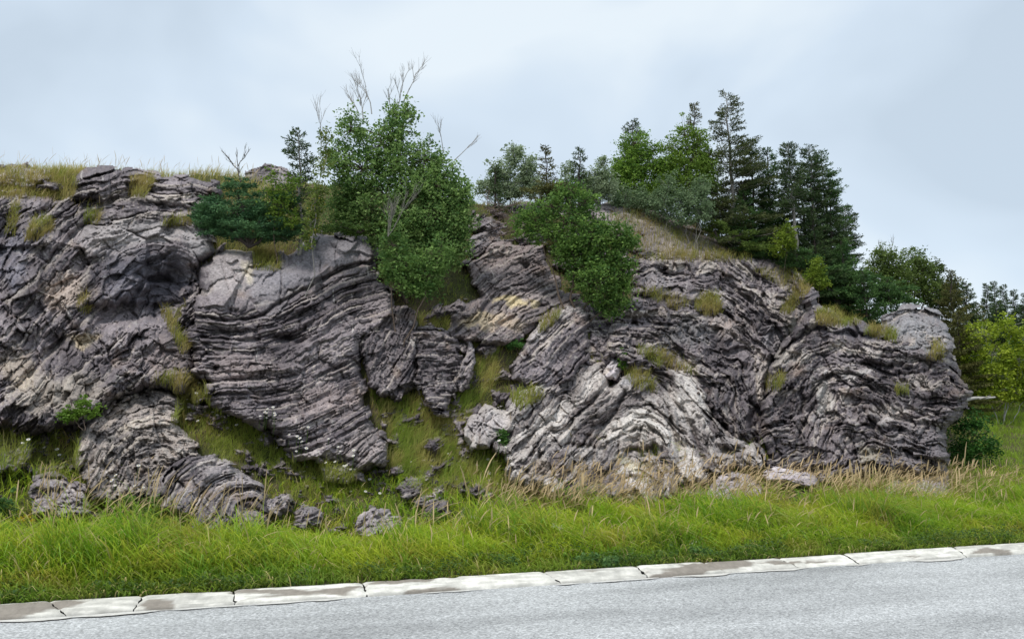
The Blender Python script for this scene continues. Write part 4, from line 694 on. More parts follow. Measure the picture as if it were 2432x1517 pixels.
def leafy(name, label, base, Y, blobs, cols, leaf=.064, dens=1.0, bark='grey', seed=1, twigs=(), cat='tree', group=None, stems=1, trunk_r=.035, seat=None, clump=.16, limbs=True, asp=.62, droop=0):
    rs = random.Random(seed); nr = np.random.RandomState(seed)
    bx = unproj(base[0], base[1], Y); B = np.array([bx[0], Y, H(bx[0], Y)]) if seat is None else bx
    if seat is None and B[2] > bx[2] + .3: B[2] = B[2]
    segs = []; CL = []; CLb = []; pp = []
    cen = [np.array(unproj(b[0], b[1], Y + (b[4] if len(b) > 4 else 0))) for b in blobs]
    OU = []; zt = min(c[2] for c in cen) + .62 * (max(c[2] for c in cen) - min(c[2] for c in cen)) if len(blobs) > 6 else 1e9
    top = cen[int(np.argmax([c[2] for c in cen]))]
    tr = []
    for k in range(stems):
        off = np.array([rs.uniform(-.12, .12), rs.uniform(-.1, .1), 0]) * (stems > 1); tgt = top if k == 0 else cen[rs.randrange(len(cen))]
        c = curve(B + off - [0, 0, .1], tgt, 0, .035, 9, rs); tr.append(c); segs.append((c, trunk_r, trunk_r * .2))
    for b, c in zip(blobs, cen):
        rx, rz = b[2] * Y / F, b[3] * Y / F; ry = (rx + rz) / 2 * .85
        # limb from the nearest trunk point below the clump centre
        best = min((np.linalg.norm(p - c) + max(0, (p[2] - c[2])) * 2, tuple(p)) for t_ in tr for p in t_[1:])[1]
        if limbs: segs.append((curve(best, c, .03, .05, 6, rs), trunk_r * .45, trunk_r * .15))
        vol = rx * ry * rz; ns = max(5, int(dens * 22 * (rx * rz / (clump ** 2)) ** .9 * .52))
        dirs = nr.normal(size=(ns, 3)); dirs /= np.linalg.norm(dirs, axis=1)[:, None]; rr = nr.uniform(.25, 1, ns) ** .5
        sc_ = c + dirs * rr[:, None] * np.array([rx, ry, rz]) * nr.uniform(.85, 1.12, (ns, 1))
        for s_ in sc_:
            if rs.random() < .35: segs.append((curve(c, s_, .02, .05, 4, rs), trunk_r * .14 + .002, .002))
        out_ = nr.rand(ns) < .3; sc_[out_] = c + (sc_[out_] - c) * nr.uniform(1.1, 1.5, (out_.sum(), 1)) + [0, 0, .04]
        thin = nr.rand(ns) > .35 * (sc_[:, 2] > zt); 
        for s_ in sc_[out_ & thin]: segs.append((curve(c, s_, .03, .05, 4, rs), trunk_r * .1 + .002, .0015))
        CL.append(sc_[thin]); OU.append(out_[thin])
    CL = np.concatenate(CL); OU = np.concatenate(OU); nlf = nr.randint(16, 44, len(CL)); nlf = np.where(OU, nlf // 2, nlf); rep = np.repeat(np.arange(len(CL)), nlf)
    cr_ = clump * nr.uniform(.45, 1.15, len(CL)) * np.where(OU, .6, 1)
    P = CL[rep] + nr.normal(size=(len(rep), 3)) * cr_[rep][:, None] * np.array([.55, .55, .42]); P[:, 2] -= droop * nr.rand(len(P))
    V, Fq = leafquads(P, leaf, .35, seed, asp)
    k = np.clip(nr.uniform(-.15, 1.1, len(CL))[rep] * .7 + nr.uniform(0, 1, len(rep)) * .5 - .05, 0, 1)
    col = mixc(cols[0], cols[1], k); 
    if len(cols) > 2: m_ = (nr.rand(len(rep)) < .05)[:, None]; col = np.where(m_, np.array(cols[2]), col)
    root = empty(name, B, label, cat, group)
    Vt, Ft = tubes(segs); link('trunk', npmesh('trunk', Vt - B, Ft, np.tile(BARK[bark], (len(Vt), 1))), M['bark'], root)
    link('crown', npmesh('crown', V - B, Fq, np.repeat(col, 4, 0), smooth=False), M['leaf'], root)
    if twigs:
        sg = []
        for (tx, ty, ux, uy, r_, lv) in twigs:
            sg = []; a = unproj(tx, ty, Y); b = unproj(ux, uy, Y + rs.uniform(-.2, .2)); bare(sg, a, b - a, np.linalg.norm(b - a), r_, lv, rs, .55)
            Vt, Ft = tubes(sg, 4); link('dead_branch', npmesh('dead_branch', Vt - B, Ft, np.tile((.38, .37, .36), (len(Vt), 1))), M['bark'], root)
    return root
def cards(P, D, ln, wd, seed):
    rs = np.random.RandomState(seed); n = len(P); d = D + rs.normal(size=(n, 3)) * .45; d /= np.linalg.norm(d, axis=1)[:, None]
    s = np.cross(d, rs.normal(size=(n, 3))); s /= np.linalg.norm(s, axis=1)[:, None] + 1e-9; l_ = (ln * rs.uniform(.6, 1.3, n))[:, None]
    V = np.stack([P, P + d * l_ * .5 + s * wd, P + d * l_, P + d * l_ * .5 - s * wd], 1).reshape(-1, 3); b = np.arange(n) * 4
    return V, np.stack([b, b + 1, b + 2, b + 3], -1)
def spruce(label, base, top, wpx, Y, cols=((.022, .045, .02), (.06, .095, .03)), dens=1.0, bare_to=.05, seed=1, lean=0, bark='dark', group='spruces on the ridge', name='spruce_tree', wind=.0, taper=.85, droop=.15, cat='spruce', trunk_vis=1.0):
    rs = random.Random(seed); nr = np.random.RandomState(seed)
    b3 = unproj(base[0], base[1], Y); zg = float(H(b3[0], Y)); B = np.array([b3[0], Y, min(zg, b3[2]) if b3[2] > zg else b3[2]])
    B[2] = max(B[2], min(zg, b3[2] + .5)) if zg < b3[2] + .5 else B[2]
    T = np.array(unproj(top[0], top[1], Y)); Hh = T[2] - B[2]; Rr = wpx * Y / F / 2
    tr = curve(B - [0, 0, .1], T, 0, .012, 12, rs); r0 = .012 * Hh + .02
    segs = [(tr, r0 * trunk_vis, .006)]; P = []; D = []
    nb = int(dens * Hh * 34 + 18)
    for k in range(nb):
        t = bare_to + (1 - bare_to) * (k + rs.random()) / nb; p = np.array([np.interp(t, np.linspace(0, 1, 12), tr[:, i]) for i in range(3)])
        th = rs.uniform(0, 2 * np.pi); tt_ = (t - bare_to) / (1 - bare_to); L_ = Rr * (1 - tt_) ** taper * rs.uniform(.35, 1.35) + .07
        dr = np.array([math.cos(th) + wind, math.sin(th), .12 + .5 * tt_ - droop]); dr /= np.linalg.norm(dr); dr[0] += 0
        q = p + dr * L_; c = curve(p, q, -.05, .03, 5, rs); c[-1, 2] += .04 * L_; segs.append((c, .006 + .004 * L_, .002))
        nt_ = max(3, int(L_ / .05))
        for j in range(nt_):
            f = .15 + .85 * (j + rs.random()) / nt_; pc = p + (q - p) * f; sl_ = min(.3, .45 * L_ * (1.1 - f)) + .03
            for sgn in (-1, 1):
                side = np.array([-dr[1] * sgn, dr[0] * sgn, 0]) * .8 + dr * .7; side[2] -= .1; side /= np.linalg.norm(side)
                m = max(3, int(sl_ / .018 * dens ** .5)); fr = nr.rand(m); P.append(pc + side * (fr * sl_)[:, None] + nr.normal(size=(m, 3)) * .012); D.append(np.tile(side * .6 + dr * .3 + [0, 0, .15], (m, 1)))
    if bare_to > .15:
        for k in range(int(18 * bare_to * Hh)):
            t = rs.uniform(.05, bare_to + .1); p = np.array([np.interp(t, np.linspace(0, 1, 12), tr[:, i]) for i in range(3)]); th = rs.uniform(0, 6.28); segs.append((curve(p, p + np.array([math.cos(th), math.sin(th), rs.uniform(-.3, .1)]) * Rr * rs.uniform(.3, .9), 0, .05, 4, rs), .006, .002))
    P = np.concatenate(P); D = np.concatenate(D); V, Fq = cards(P, D, .066, .0105, seed)
    k = nr.rand(len(P)) * .6 + .45 * (.5 + fbm(P[:, 0] * 4, P[:, 2] * 4, 2, seed)); col = mixc(cols[0], cols[1], k)
    root = empty(name, B, label, cat, group)
    Vt, Ft = tubes(segs, 5); link('trunk', npmesh('trunk', Vt - B, Ft, np.tile(BARK[bark], (len(Vt), 1))), M['bark'], root)
    link('crown', npmesh('crown', V - B, Fq, np.repeat(col, 4, 0), smooth=False), M['needle'], root); return root
def padbush(label, base, Y, blobs, cols, seed=1, dens=1.0, name='spruce_shrub', cat='spruce shrub', twigs=(), group=None):
    rs = random.Random(seed); nr = np.random.RandomState(seed); b3 = unproj(base[0], base[1], Y); B = np.array([b3[0], Y, b3[2]])
    P = []; D = []; segs = []
    for b in blobs:
        c = unproj(b[0], b[1], Y + (b[4] if len(b) > 4 else 0)); rx, rz = b[2] * Y / F, b[3] * Y / F; ry = rx * .7
        segs.append((curve(B, c, .05, .05, 6, rs), .03, .012))
        npd = int(dens * 11 * max(1, rx * rz / .05) ** .75)
        for k in range(npd):
            d = nr.normal(size=3); d /= np.linalg.norm(d); rr = rs.uniform(.3, 1) ** .6; pc = c + d * rr * np.array([rx, ry, rz]) * .92
            pr = rs.uniform(.10, .26) * (.5 + min(rx, .8)); m = int(110 * pr / .2); th = rs.uniform(0, 6.28) if abs(d[0]) < .3 else (0 if d[0] > 0 else 3.14) + rs.uniform(-.6, .6); tilt = rs.uniform(-.25, .2)
            ax = np.array([math.cos(th), math.sin(th), tilt]); sx = np.array([-ax[1], ax[0], 0]); a_ = nr.uniform(-1, 1, m); l_ = nr.uniform(-1, 1, m) * (1 - .6 * (a_ + 1) / 2)
            P.append(pc + ax * (a_ * pr)[:, None] + sx * (l_ * pr * .75)[:, None] + np.stack([0 * a_, 0 * a_, nr.normal(0, .018, m) - .05 * pr * np.abs(l_)], 1)); D.append(np.tile(ax, (m, 1)) + sx * l_[:, None] * .8 + [0, 0, .25])
            if rs.random() < .5: segs.append((curve(c, pc, .03, .05, 4, rs), .01, .003))
    P = np.concatenate(P); D = np.concatenate(D); V, Fq = cards(P, D, .066, .0105, seed)
    k = nr.rand(len(P)) * .6 + .5 * (.5 + fbm(P[:, 0] * 4, P[:, 2] * 5, 2, seed)); root = empty(name, B, label, cat, group)
    Vt, Ft = tubes(segs); link('stem', npmesh('stem', Vt - B, Ft, np.tile(BARK['dark'], (len(Vt), 1))), M['bark'], root)
    link('foliage', npmesh('foliage', V - B, Fq, np.repeat(mixc(cols[0], cols[1], k), 4, 0), smooth=False), M['needle'], root)
    if twigs:
        sg = []
        for (tx, ty, ux, uy, r_, lv) in twigs:
            a = unproj(tx, ty, Y); b = unproj(ux, uy, Y); bare(sg, a, b - a, np.linalg.norm(b - a), r_, lv, rs, .55)
        Vt, Ft = tubes(sg, 4); link('dead_branch', npmesh('dead_branch', Vt - B, Ft, np.tile((.17, .15, .13), (len(Vt), 1))), M['bark'], root)
    return root
SPG = ((.03, .08, .028), (.11, .2, .055)); SPD = ((.03, .065, .028), (.10, .145, .05)); SPO = ((.055, .07, .025), (.17, .165, .05))
LFG = ((.07, .15, .03), (.22, .34, .07)); LFD = ((.05, .12, .035), (.16, .28, .07)); LFY = ((.12, .2, .02), (.26, .34, .04)); LFS = ((.20, .27, .14), (.42, .50, .32))
# centre left group on top of the block
padbush('dense wind-clipped blue green spruce shrub with a bare dead top, left of the leafy tree', (590, 585), 14.3,
  [(520, 530, 50, 30), (480, 500, 30, 26), (600, 560, 70, 18), (560, 500, 80, 45), (610, 540, 95, 35), (500, 490, 40, 35), (560, 440, 35, 28), (640, 480, 60, 40), (510, 540, 40, 28), (680, 540, 40, 30)], ((.03, .085, .04), (.11, .22, .085)), 401, 1.3,
  twigs=[(570, 430, 562, 385, .014, 1), (562, 400, 535, 368, .009, 2), (563, 395, 585, 362, .009, 2), (562, 385, 560, 358, .008, 1)])
leafy('leafy_shrub', 'light yellow green leafy bush growing between the spruce shrub and the thin spruce', (670, 560), 14.1, [(645, 450, 26, 28), (665, 490, 32, 30), (640, 420, 18, 14), (690, 440, 22, 24), (690, 520, 20, 20)], ((.09, .17, .02), (.22, .32, .05)), .055, .9, 'brown', 402, cat='shrub', trunk_r=.015)
spruce('thin scraggly spruce with sparse top rising left of the big leafy tree', (714, 575), (705, 315), 95, 14.6, SPD, .8, .3, 403, taper=.35, wind=-.2, bark='grey', group=None)
leafy('sapling', 'slender sapling with yellow tinged leaves at the top edge of the central block', (735, 600), 13.6, [(745, 480, 20, 36), (735, 530, 16, 36), (760, 450, 16, 22), (730, 575, 13, 20), (765, 400, 18, 40), (772, 345, 12, 34), (765, 320, 10, 24)], ((.10, .16, .03), (.24, .30, .07), (.45, .36, .06)), .05, .8, 'grey', 404, twigs=[(760, 350, 753, 255, .008, 2), (770, 340, 775, 300, .006, 1)], trunk_r=.014, clump=.11)
leafy('leafy_tree', 'large bushy broadleaf tree with bare twigs on top, above the centre of the outcrop', (960, 640), 14.9,
  [(950, 310, 34, 50), (905, 340, 48, 50), (830, 310, 36, 50), (800, 380, 36, 50), (860, 400, 60, 55), (940, 390, 60, 55), (1010, 380, 52, 50), (1050, 420, 46, 46), (1070, 480, 46, 46), (990, 460, 66, 56), (910, 470, 60, 52), (850, 470, 42, 46, .3), (1050, 550, 52, 52), (980, 540, 60, 52), (1000, 610, 58, 46), (1060, 600, 36, 40), (940, 600, 36, 40, -.3), (980, 665, 48, 32, -.2), (930, 270, 14, 30), (965, 270, 16, 30), (1095, 460, 22, 40), (820, 450, 36, 40, .3), (800, 500, 40, 36, .4), (850, 520, 50, 30, .3), (1090, 530, 30, 40), (1085, 580, 26, 34), (1020, 520, 50, 40, -.2), (950, 530, 46, 40, -.2), (890, 550, 30, 40, .2), (1020, 440, 46, 40, -.2)],
  ((.075, .17, .045), (.33, .47, .15)), .062, 1.9, 'brown', 405, stems=4, trunk_r=.05, clump=.17,
  twigs=[(860, 290, 848, 215, .012, 3), (880, 270, 864, 195, .011, 3), (850, 270, 825, 225, .010, 2), (940, 260, 958, 185, .012, 3), (955, 240, 985, 172, .011, 2), (925, 260, 918, 210, .009, 2), (1050, 360, 1040, 305, .008, 2), (1075, 380, 1125, 332, .009, 2), (950, 260, 935, 240, .009, 2)])
leafy('leafy_shrub', 'rounded dark green bush hanging below the big leafy tree beside the central block', (950, 690), 13.7, [(930, 580, 32, 40), (960, 630, 48, 36), (1010, 650, 50, 36), (1040, 600, 40, 40), (960, 670, 36, 22), (1000, 690, 36, 18), (920, 640, 22, 30)], ((.06, .14, .035), (.22, .35, .09)), .06, 1.5, 'brown', 406, cat='shrub', stems=2, trunk_r=.02)
r_ = random.Random(9); sg = []; B = unproj(918, 560, 13.5)
for k in range(5): bare(sg, B, np.array([r_.uniform(-.4, .8), r_.uniform(-.2, .2), 1.]), r_.uniform(.4, .7), .008, 3, r_, .4)
Vt, Ft = tubes(sg, 5); tag(link('bare_shrub', npmesh('bare_shrub', Vt - B, Ft, np.tile((.22, .21, .18), (len(Vt), 1))), M['bark']), 'pale grey leafless shrub in front of the big leafy tree', 'shrub').location = B
for nm, bx, by, kx, lb in (('brush', 1170, 520, 8, 'tangle of dead brown twigs left of the middle shrub'), ('brush', 1230, 555, 6, 'fallen grey brushwood under the middle shrub, above the wavy banded rock')):
    sg = []; Yb = float(terrain_Y(np.array([bx]), np.array([by]))[0][0]) - .3; B = unproj(bx, by, Yb)
    for k in range(26): bare(sg, B + np.array([r_.uniform(-.35, .35), r_.uniform(-.15, .15), r_.uniform(-.1, .35)]), np.array([r_.uniform(-1, 1), r_.uniform(-.3, .3), r_.uniform(-.4, .6)]), r_.uniform(.2, .45), .006, 2, r_, .5)
    Vt, Ft = tubes(sg, 4); tag(link(nm, npmesh(nm, Vt - B, Ft, np.tile((.19, .14, .12), (len(Vt), 1))), M['bark']), lb, 'dead brush').location = B
padbush('small low evergreen mat on the top edge of the central block', (850, 550), 14.2, [(800, 540, 40, 10), (850, 545, 45, 9), (890, 540, 30, 10)], ((.03, .07, .02), (.10, .16, .03)), 407, 1.0)
# middle group
leafy('willow', 'silvery leaved willow standing above the middle shrub, left of the small spruce', (1215, 470), 18.0, [(1225, 375, 18, 34), (1195, 410, 24, 26), (1250, 410, 26, 30), (1215, 440, 40, 22), (1270, 440, 22, 18), (1170, 430, 18, 16), (1150, 445, 26, 18), (1195, 455, 40, 20), (1255, 455, 40, 18), (1215, 365, 22, 30), (1180, 400, 26, 20), (1255, 395, 20, 30)], LFS, .055, 1.4, 'grey', 411, stems=3, trunk_r=.014, clump=.13, cat='willow')
leafy('willow', 'faint silvery willow on the skyline right of the middle spruces', (1405, 480), 18.6, [(1400, 425, 30, 30), (1430, 405, 14, 28), (1385, 450, 34, 22), (1425, 450, 26, 24), (1345, 400, 16, 20), (1345, 440, 30, 24), (1440, 440, 26, 34), (1400, 455, 50, 22), (1330, 455, 40, 18), (1425, 395, 12, 30)], LFS, .055, 1.3, 'grey', 412, stems=3, trunk_r=.014, clump=.13, cat='willow')
spruce('small brownish spruce left of centre gap, above the middle green shrub', (1300, 480), (1292, 350), 100, 17.2, SPO, 1.0, .0, 413, taper=.9)
padbush('low dull green juniper like skirt of branches around the small brownish spruce', (1310, 480), 17.0, [(1300, 445, 60, 18), (1350, 450, 30, 16)], SPO, 414, 1.0)
spruce('small dark spruce tip on the skyline in the middle, right of the brownish spruce', (1372, 470), (1371, 355), 52, 18.4, SPD, 1.0, .0, 415, taper=.6)
spruce('tiny pale green spruce at the left of the willows', (1172, 470), (1172, 398), 46, 17.8, ((.06, .1, .04), (.14, .2, .09)), .9, .0, 416)
leafy('leafy_shrub', 'broad bright green shrub spilling over the rocks in the middle of the outcrop', (1350, 640), 15.2,
  [(1260, 510, 42, 26), (1300, 490, 36, 30), (1340, 470, 30, 20), (1380, 480, 40, 26), (1280, 545, 46, 30), (1340, 530, 56, 36), (1410, 530, 50, 36), (1450, 560, 46, 36), (1480, 580, 28, 24), (1360, 580, 56, 40), (1420, 610, 60, 44), (1380, 650, 46, 44), (1450, 660, 44, 36), (1420, 700, 44, 30), (1440, 730, 26, 22), (1345, 600, 30, 36), (1240, 540, 30, 26), (1400, 560, 50, 40, -.2), (1470, 640, 36, 40), (1470, 700, 30, 30), (1490, 560, 24, 30), (1410, 660, 40, 40, -.3), (1350, 450, 34, 24)],
  ((.05, .125, .03), (.24, .385, .085)), .058, 1.55, 'brown', 417, cat='shrub', stems=4, trunk_r=.028)
# right group on the ridge
LF2 = ((.10, .2, .035), (.27, .42, .065))
spruce('dark spruce tip showing behind the left leafy tree of the ridge', (1505, 480), (1497, 288), 95, 20.5, SPD, 1.1, .1, 421, taper=.5)
leafy('leafy_tree', 'dense mid green leafy tree at the left end of the ridge trees', (1510, 500), 19.6, [(1505, 345, 38, 36), (1500, 385, 46, 34), (1465, 420, 26, 34), (1575, 410, 26, 34), (1480, 400, 36, 36), (1540, 395, 36, 34), (1500, 440, 50, 34), (1560, 440, 34, 34), (1470, 450, 24, 26), (1545, 360, 16, 20)], LF2, .058, 1.7, 'brown', 422, stems=2)
spruce('spruce with reddish crown tip and one thin leader between the leafy ridge trees', (1650, 500), (1643, 246), 85, 20.2, SPO, .9, .15, 423, taper=.75)
leafy('leafy_tree', 'second leafy ridge tree, directly left of the tallest spruce', (1640, 510), 19.5, [(1620, 320, 26, 34), (1590, 350, 26, 30), (1590, 410, 30, 40), (1655, 335, 28, 30), (1635, 380, 48, 40), (1600, 380, 24, 34), (1670, 390, 28, 36), (1560, 460, 30, 30), (1640, 440, 50, 34), (1680, 430, 20, 30), (1600, 440, 30, 30)], ((.11, .2, .03), (.27, .4, .07)), .056, 1.6, 'brown', 424, stems=2)
spruce('tallest dark spruce with open tiered branches on the ridge', (1742, 590), (1717, 220), 215, 19.6, ((.035, .065, .028), (.13, .145, .05)), .8, .05, 425, taper=.62, wind=.12, bark='grey')
for i, (bx, by, tx, ty, wd, yy_, lb, bt, cc) in enumerate([
   (1790, 600, 1775, 330, 150, 20.2, 'bushy spruce immediately right of the tallest spruce', .05, SPD), (1835, 600, 1815, 355, 120, 20.0, 'dark full spruce second right of the tallest spruce', .05, SPG),
   (1890, 600, 1865, 343, 66, 19.2, 'spruce with long bare pale curved trunk and small dense head', .55, SPD), (1905, 620, 1895, 400, 110, 20.2, 'dense spruce filled in behind the bare trunked spruce', .05, SPD),
   (1940, 640, 1915, 352, 80, 20.0, 'flat headed spruce on the right of the ridge group', .35, SPD), (1965, 640, 1945, 365, 95, 20.3, 'bushy topped spruce at the right shoulder of the ridge group', .25, SPG),
   (1975, 650, 1960, 440, 110, 20.0, 'lower spruce in front of the right shoulder spruces', .1, SPD), (2012, 640, 1998, 488, 62, 20.8, 'thin lone spruce leaning at the right edge of the ridge group', .3, SPD),
   (1700, 590, 1700, 400, 110, 20.6, 'shaded spruce behind the silver leaved shrubs', .0, SPD), (1770, 620, 1760, 450, 130, 19.4, 'low wide spruce at the foot of the tallest spruce', .0, SPG),
   (1870, 640, 1850, 470, 130, 19.6, 'low dark spruce left of the bare trunk base', .0, SPD), (1940, 690, 1920, 500, 140, 19.4, 'broad spruce in the middle of the right thicket', .0, SPD),
   (2010, 720, 1990, 570, 130, 19.3, 'fanned green spruce low at the right of the thicket', .0, SPG), (2060, 730, 2040, 640, 130, 18.6, 'bright tipped low spruce just left of the grey knob', .0, SPG), (2120, 735, 2100, 660, 130, 18.8, 'spreading low spruce right behind the grey knob', .0, SPG)]):
    spruce(lb, (bx, by), (tx, ty), wd, yy_, cc, 1.1 if bt < .2 else 1.0, bt, 430 + i, taper=.7 if bt < .2 else .35, wind=.25 if bx > 1900 else .05, bark='grey' if bt > .2 else 'dark')
padbush('thick dark spruce undergrowth sloping down behind the upper right rocks', (1980, 720), 19.0, [(1960, 650, 60, 30), (2020, 670, 70, 30), (2080, 690, 70, 28), (2130, 712, 50, 18), (1900, 610, 50, 34), (2000, 700, 50, 20)], SPG, 450, 1.2, group=None)
for i, (lb, bs, bl) in enumerate([('silvery green shrub at the left foot of the ridge trees', (1490, 500), [(1480, 470, 30, 26), (1520, 475, 36, 26), (1460, 480, 18, 18)]), ('silver leaved shrub in front of the leafy ridge trees', (1570, 520), [(1560, 480, 36, 36), (1600, 490, 34, 34), (1580, 440, 22, 26)]), ('silver leaved shrub just left of the tallest spruce', (1640, 535), [(1630, 480, 34, 34), (1660, 500, 30, 32), (1665, 445, 18, 26), (1620, 520, 30, 16)])]):
    leafy('willow_shrub', lb, bs, 18.9 - .1 * i, bl, ((.11, .18, .08), (.3, .4, .22)), .055, 1.6, 'grey', 460 + i, cat='shrub', stems=3, trunk_r=.012, group='silver shrubs on the ridge')
leafy('sapling', 'bright yellow green sapling in front of the bare trunked spruce', (1845, 620), 18.6, [(1860, 555, 24, 24), (1845, 585, 22, 22), (1870, 575, 14, 22)], LFY, .05, 1, 'brown', 465, trunk_r=.01, clump=.11)
leafy('sapling', 'bright green sapling at the edge of the right thicket above the cleft', (1935, 690), 17.6, [(1935, 630, 16, 20), (1925, 655, 20, 18), (1945, 670, 24, 14)], LFY, .05, 1, 'brown', 466, trunk_r=.01, clump=.11)
padbush('low bright fern like evergreen at the foot of the tallest spruce', (1700, 570), 18.9, [(1690, 535, 36, 16), (1740, 560, 50, 18), (1790, 585, 46, 16)], ((.05, .09, .02), (.14, .2, .04)), 467, 1.0)
# far right
LFO = ((.08, .13, .03), (.19, .26, .065))
for i, (lb, bs, bl, yy_, cc) in enumerate([('olive green leafy tree beyond the thicket with thin bare crown twigs', (2100, 760), [(2090, 610, 36, 28), (2070, 650, 40, 30), (2120, 640, 36, 34), (2110, 680, 50, 30)], 23, LFO), ('olive leafy tree with a pointed top right of the bare twigged one', (2170, 770), [(2165, 620, 32, 32), (2185, 650, 34, 34), (2150, 670, 40, 34), (2200, 690, 40, 30)], 23.5, LFO),
      ('soft grey green leafy tree right of the pointed olive tree', (2230, 790), [(2212, 640, 18, 22), (2225, 680, 26, 26), (2250, 690, 28, 30), (2230, 720, 40, 26)], 24, ((.06, .09, .035), (.13, .17, .07)))]):
    leafy('leafy_tree', lb, bs, yy_, bl, cc, .07, 1.7, 'brown', 470 + i, stems=2, clump=.2, group='leafy trees beyond the outcrop', twigs=[(2085, 600, 2080, 575, .008, 2), (2110, 600, 2115, 572, .008, 2)] if i == 0 else ())
for i, (bx, by, tx, ty, wd, yy_, lb, cc) in enumerate([(2252, 790, 2250, 642, 110, 22.5, 'brownish spruce beyond the rock nose, taller of the near pair', SPO), (2290, 800, 2285, 668, 90, 23.5, 'full green spruce right of the brownish spruce', SPD), (2336, 820, 2334, 672, 56, 30, 'far pointed spruce, leftmost of the distant row', SPD), (2366, 820, 2352, 668, 60, 31, 'far pointed spruce, second of the distant row', SPD),
      (2378, 820, 2375, 676, 56, 30, 'far slender spruce in the middle of the distant row', SPD), (2405, 820, 2400, 688, 66, 29, 'far spruce near the right frame edge in the distant row', SPD), (2430, 820, 2426, 696, 70, 28, 'far spruce cut by the right frame edge', SPD), (2470, 820, 2460, 690, 90, 28, 'far spruce beyond the frame edge', SPD), (2310, 830, 2310, 720, 120, 24.5, 'low dense spruce between the rock nose and the distant row', SPO), (2360, 850, 2360, 720, 140, 26, 'wide dark spruce behind the yellow green tree', SPD), (2420, 860, 2420, 725, 150, 25, 'wide shaded spruce behind the yellow green tree, at the right edge', SPD), (2265, 870, 2268, 740, 110, 20, 'dark spruce rising just behind the grey knob', SPO)]):
    spruce(lb, (bx, by), (tx, ty), wd * 1.25, yy_, cc, 1.5, .0, 480 + i, taper=.8, group='spruces beyond the outcrop')
leafy('leafy_tree', 'yellow green spreading tree with thin pale stems right of the rock nose', (2370, 960), 20.0, [(2330, 790, 50, 26), (2390, 775, 44, 24), (2430, 800, 40, 30), (2300, 840, 34, 28), (2350, 840, 50, 30), (2410, 850, 50, 34), (2310, 890, 40, 30), (2370, 890, 50, 30), (2440, 890, 40, 34), (2295, 800, 22, 20), (2340, 930, 60, 22), (2400, 925, 50, 26), (2440, 930, 40, 30), (2300, 925, 30, 24)], ((.17, .26, .02), (.42, .5, .05)), .065, 1.2, 'pale', 500, stems=5, trunk_r=.014, clump=.17, asp=.8)
leafy('leafy_tree', 'darker green understorey tree behind the yellow green tree', (2350, 960), 22.0, [(2320, 880, 60, 50), (2400, 890, 70, 50), (2280, 900, 30, 40), (2430, 850, 40, 50)], LFD, .08, 1.0, 'brown', 501, stems=2, clump=.22)
leafy('leafy_shrub', 'deep green shrub tucked against the right side of the rock nose', (2285, 1090), 15.2, [(2285, 1010, 36, 26), (2300, 1045, 46, 30), (2270, 1070, 34, 26), (2320, 1075, 40, 22), (2310, 1000, 30, 20), (2350, 1060, 30, 18)], ((.02, .075, .015), (.07, .19, .03)), .055, 1.0, 'brown', 502, cat='shrub', stems=2, trunk_r=.014)
lg = [(curve(unproj(2262, 948, 15.2), unproj(2355, 940, 15.6), .02, .02, 8, r_), .04, .018), (curve(unproj(2320, 944, 15.4), unproj(2345, 936, 15.2), 0, .02, 4, r_), .02, .008)]
Vt, Ft = tubes(lg, 7); B = Vt.mean(0); tag(link('dead_log', npmesh('dead_log', Vt - B, Ft, np.tile((.4, .38, .35), (len(Vt), 1))), M['bark']), 'bleached dead log sticking out behind the rock nose', 'log').location = B
# small plants low down
def gbY(px, py):
    Y, _ = terrain_Y(np.array([px]), np.array([py])); i, j = gb_index([px], [py]); return float(min(Y[0], GB[i[0], j[0]]))
for i, (lb, bs, bl, cc, nm) in enumerate([
   ('small bright green shrublet on the ledge at lower left', (190, 1000), [(165, 982, 26, 12), (205, 975, 28, 12), (195, 958, 16, 14)], ((.10, .2, .02), (.2, .32, .05)), 'leafy_shrub'),
   ('leafy green weed clump in the verge below the cracked dome', (300, 1260), [(290, 1210, 18, 26), (310, 1190, 14, 18), (320, 1235, 22, 18)], ((.10, .19, .03), (.22, .34, .08)), 'leafy_plant'),
   ('tall leafy weed at the foot of the curved slabs', (368, 1270), [(362, 1205, 20, 22), (380, 1225, 22, 22), (350, 1240, 20, 18), (366, 1185, 10, 14)], ((.10, .19, .03), (.22, .34, .08)), 'leafy_plant'),
   ('dark green leafy plant at the left frame edge above the verge', (10, 1250), [(8, 1205, 22, 26), (20, 1230, 20, 20)], ((.05, .13, .03), (.14, .26, .07)), 'leafy_plant'),
   ('small upright green sapling on the ledge above the pale slabs', (1472, 885), [(1472, 860, 8, 14), (1474, 840, 6, 10)], ((.08, .2, .02), (.16, .3, .04)), 'sapling'),
   ('dark leafy weed growing in a crack at the left of the pale slabs', (1192, 1080), [(1192, 1050, 10, 16), (1190, 1030, 8, 12)], ((.04, .11, .02), (.1, .2, .04)), 'leafy_plant'),
   ('green low plant on the ledge below the yellow lichen', (1215, 830), [(1215, 815, 26, 10)], ((.05, .15, .03), (.12, .26, .06)), 'leafy_plant'),
   ('bushy green weed in the verge left of the plumed grass', (1040, 1280), [(1035, 1230, 22, 18), (1050, 1250, 24, 16)], ((.10, .2, .02), (.22, .34, .05)), 'leafy_plant')]):
    leafy(nm, lb, bs, gbY(*bs) - .12 if bs[1] < 1150 else 9.3 + bs[0] * .0012, bl, cc, .04, 1.0, 'brown', 520 + i, cat='plant', seat=1, trunk_r=.006, clump=.07, stems=2)
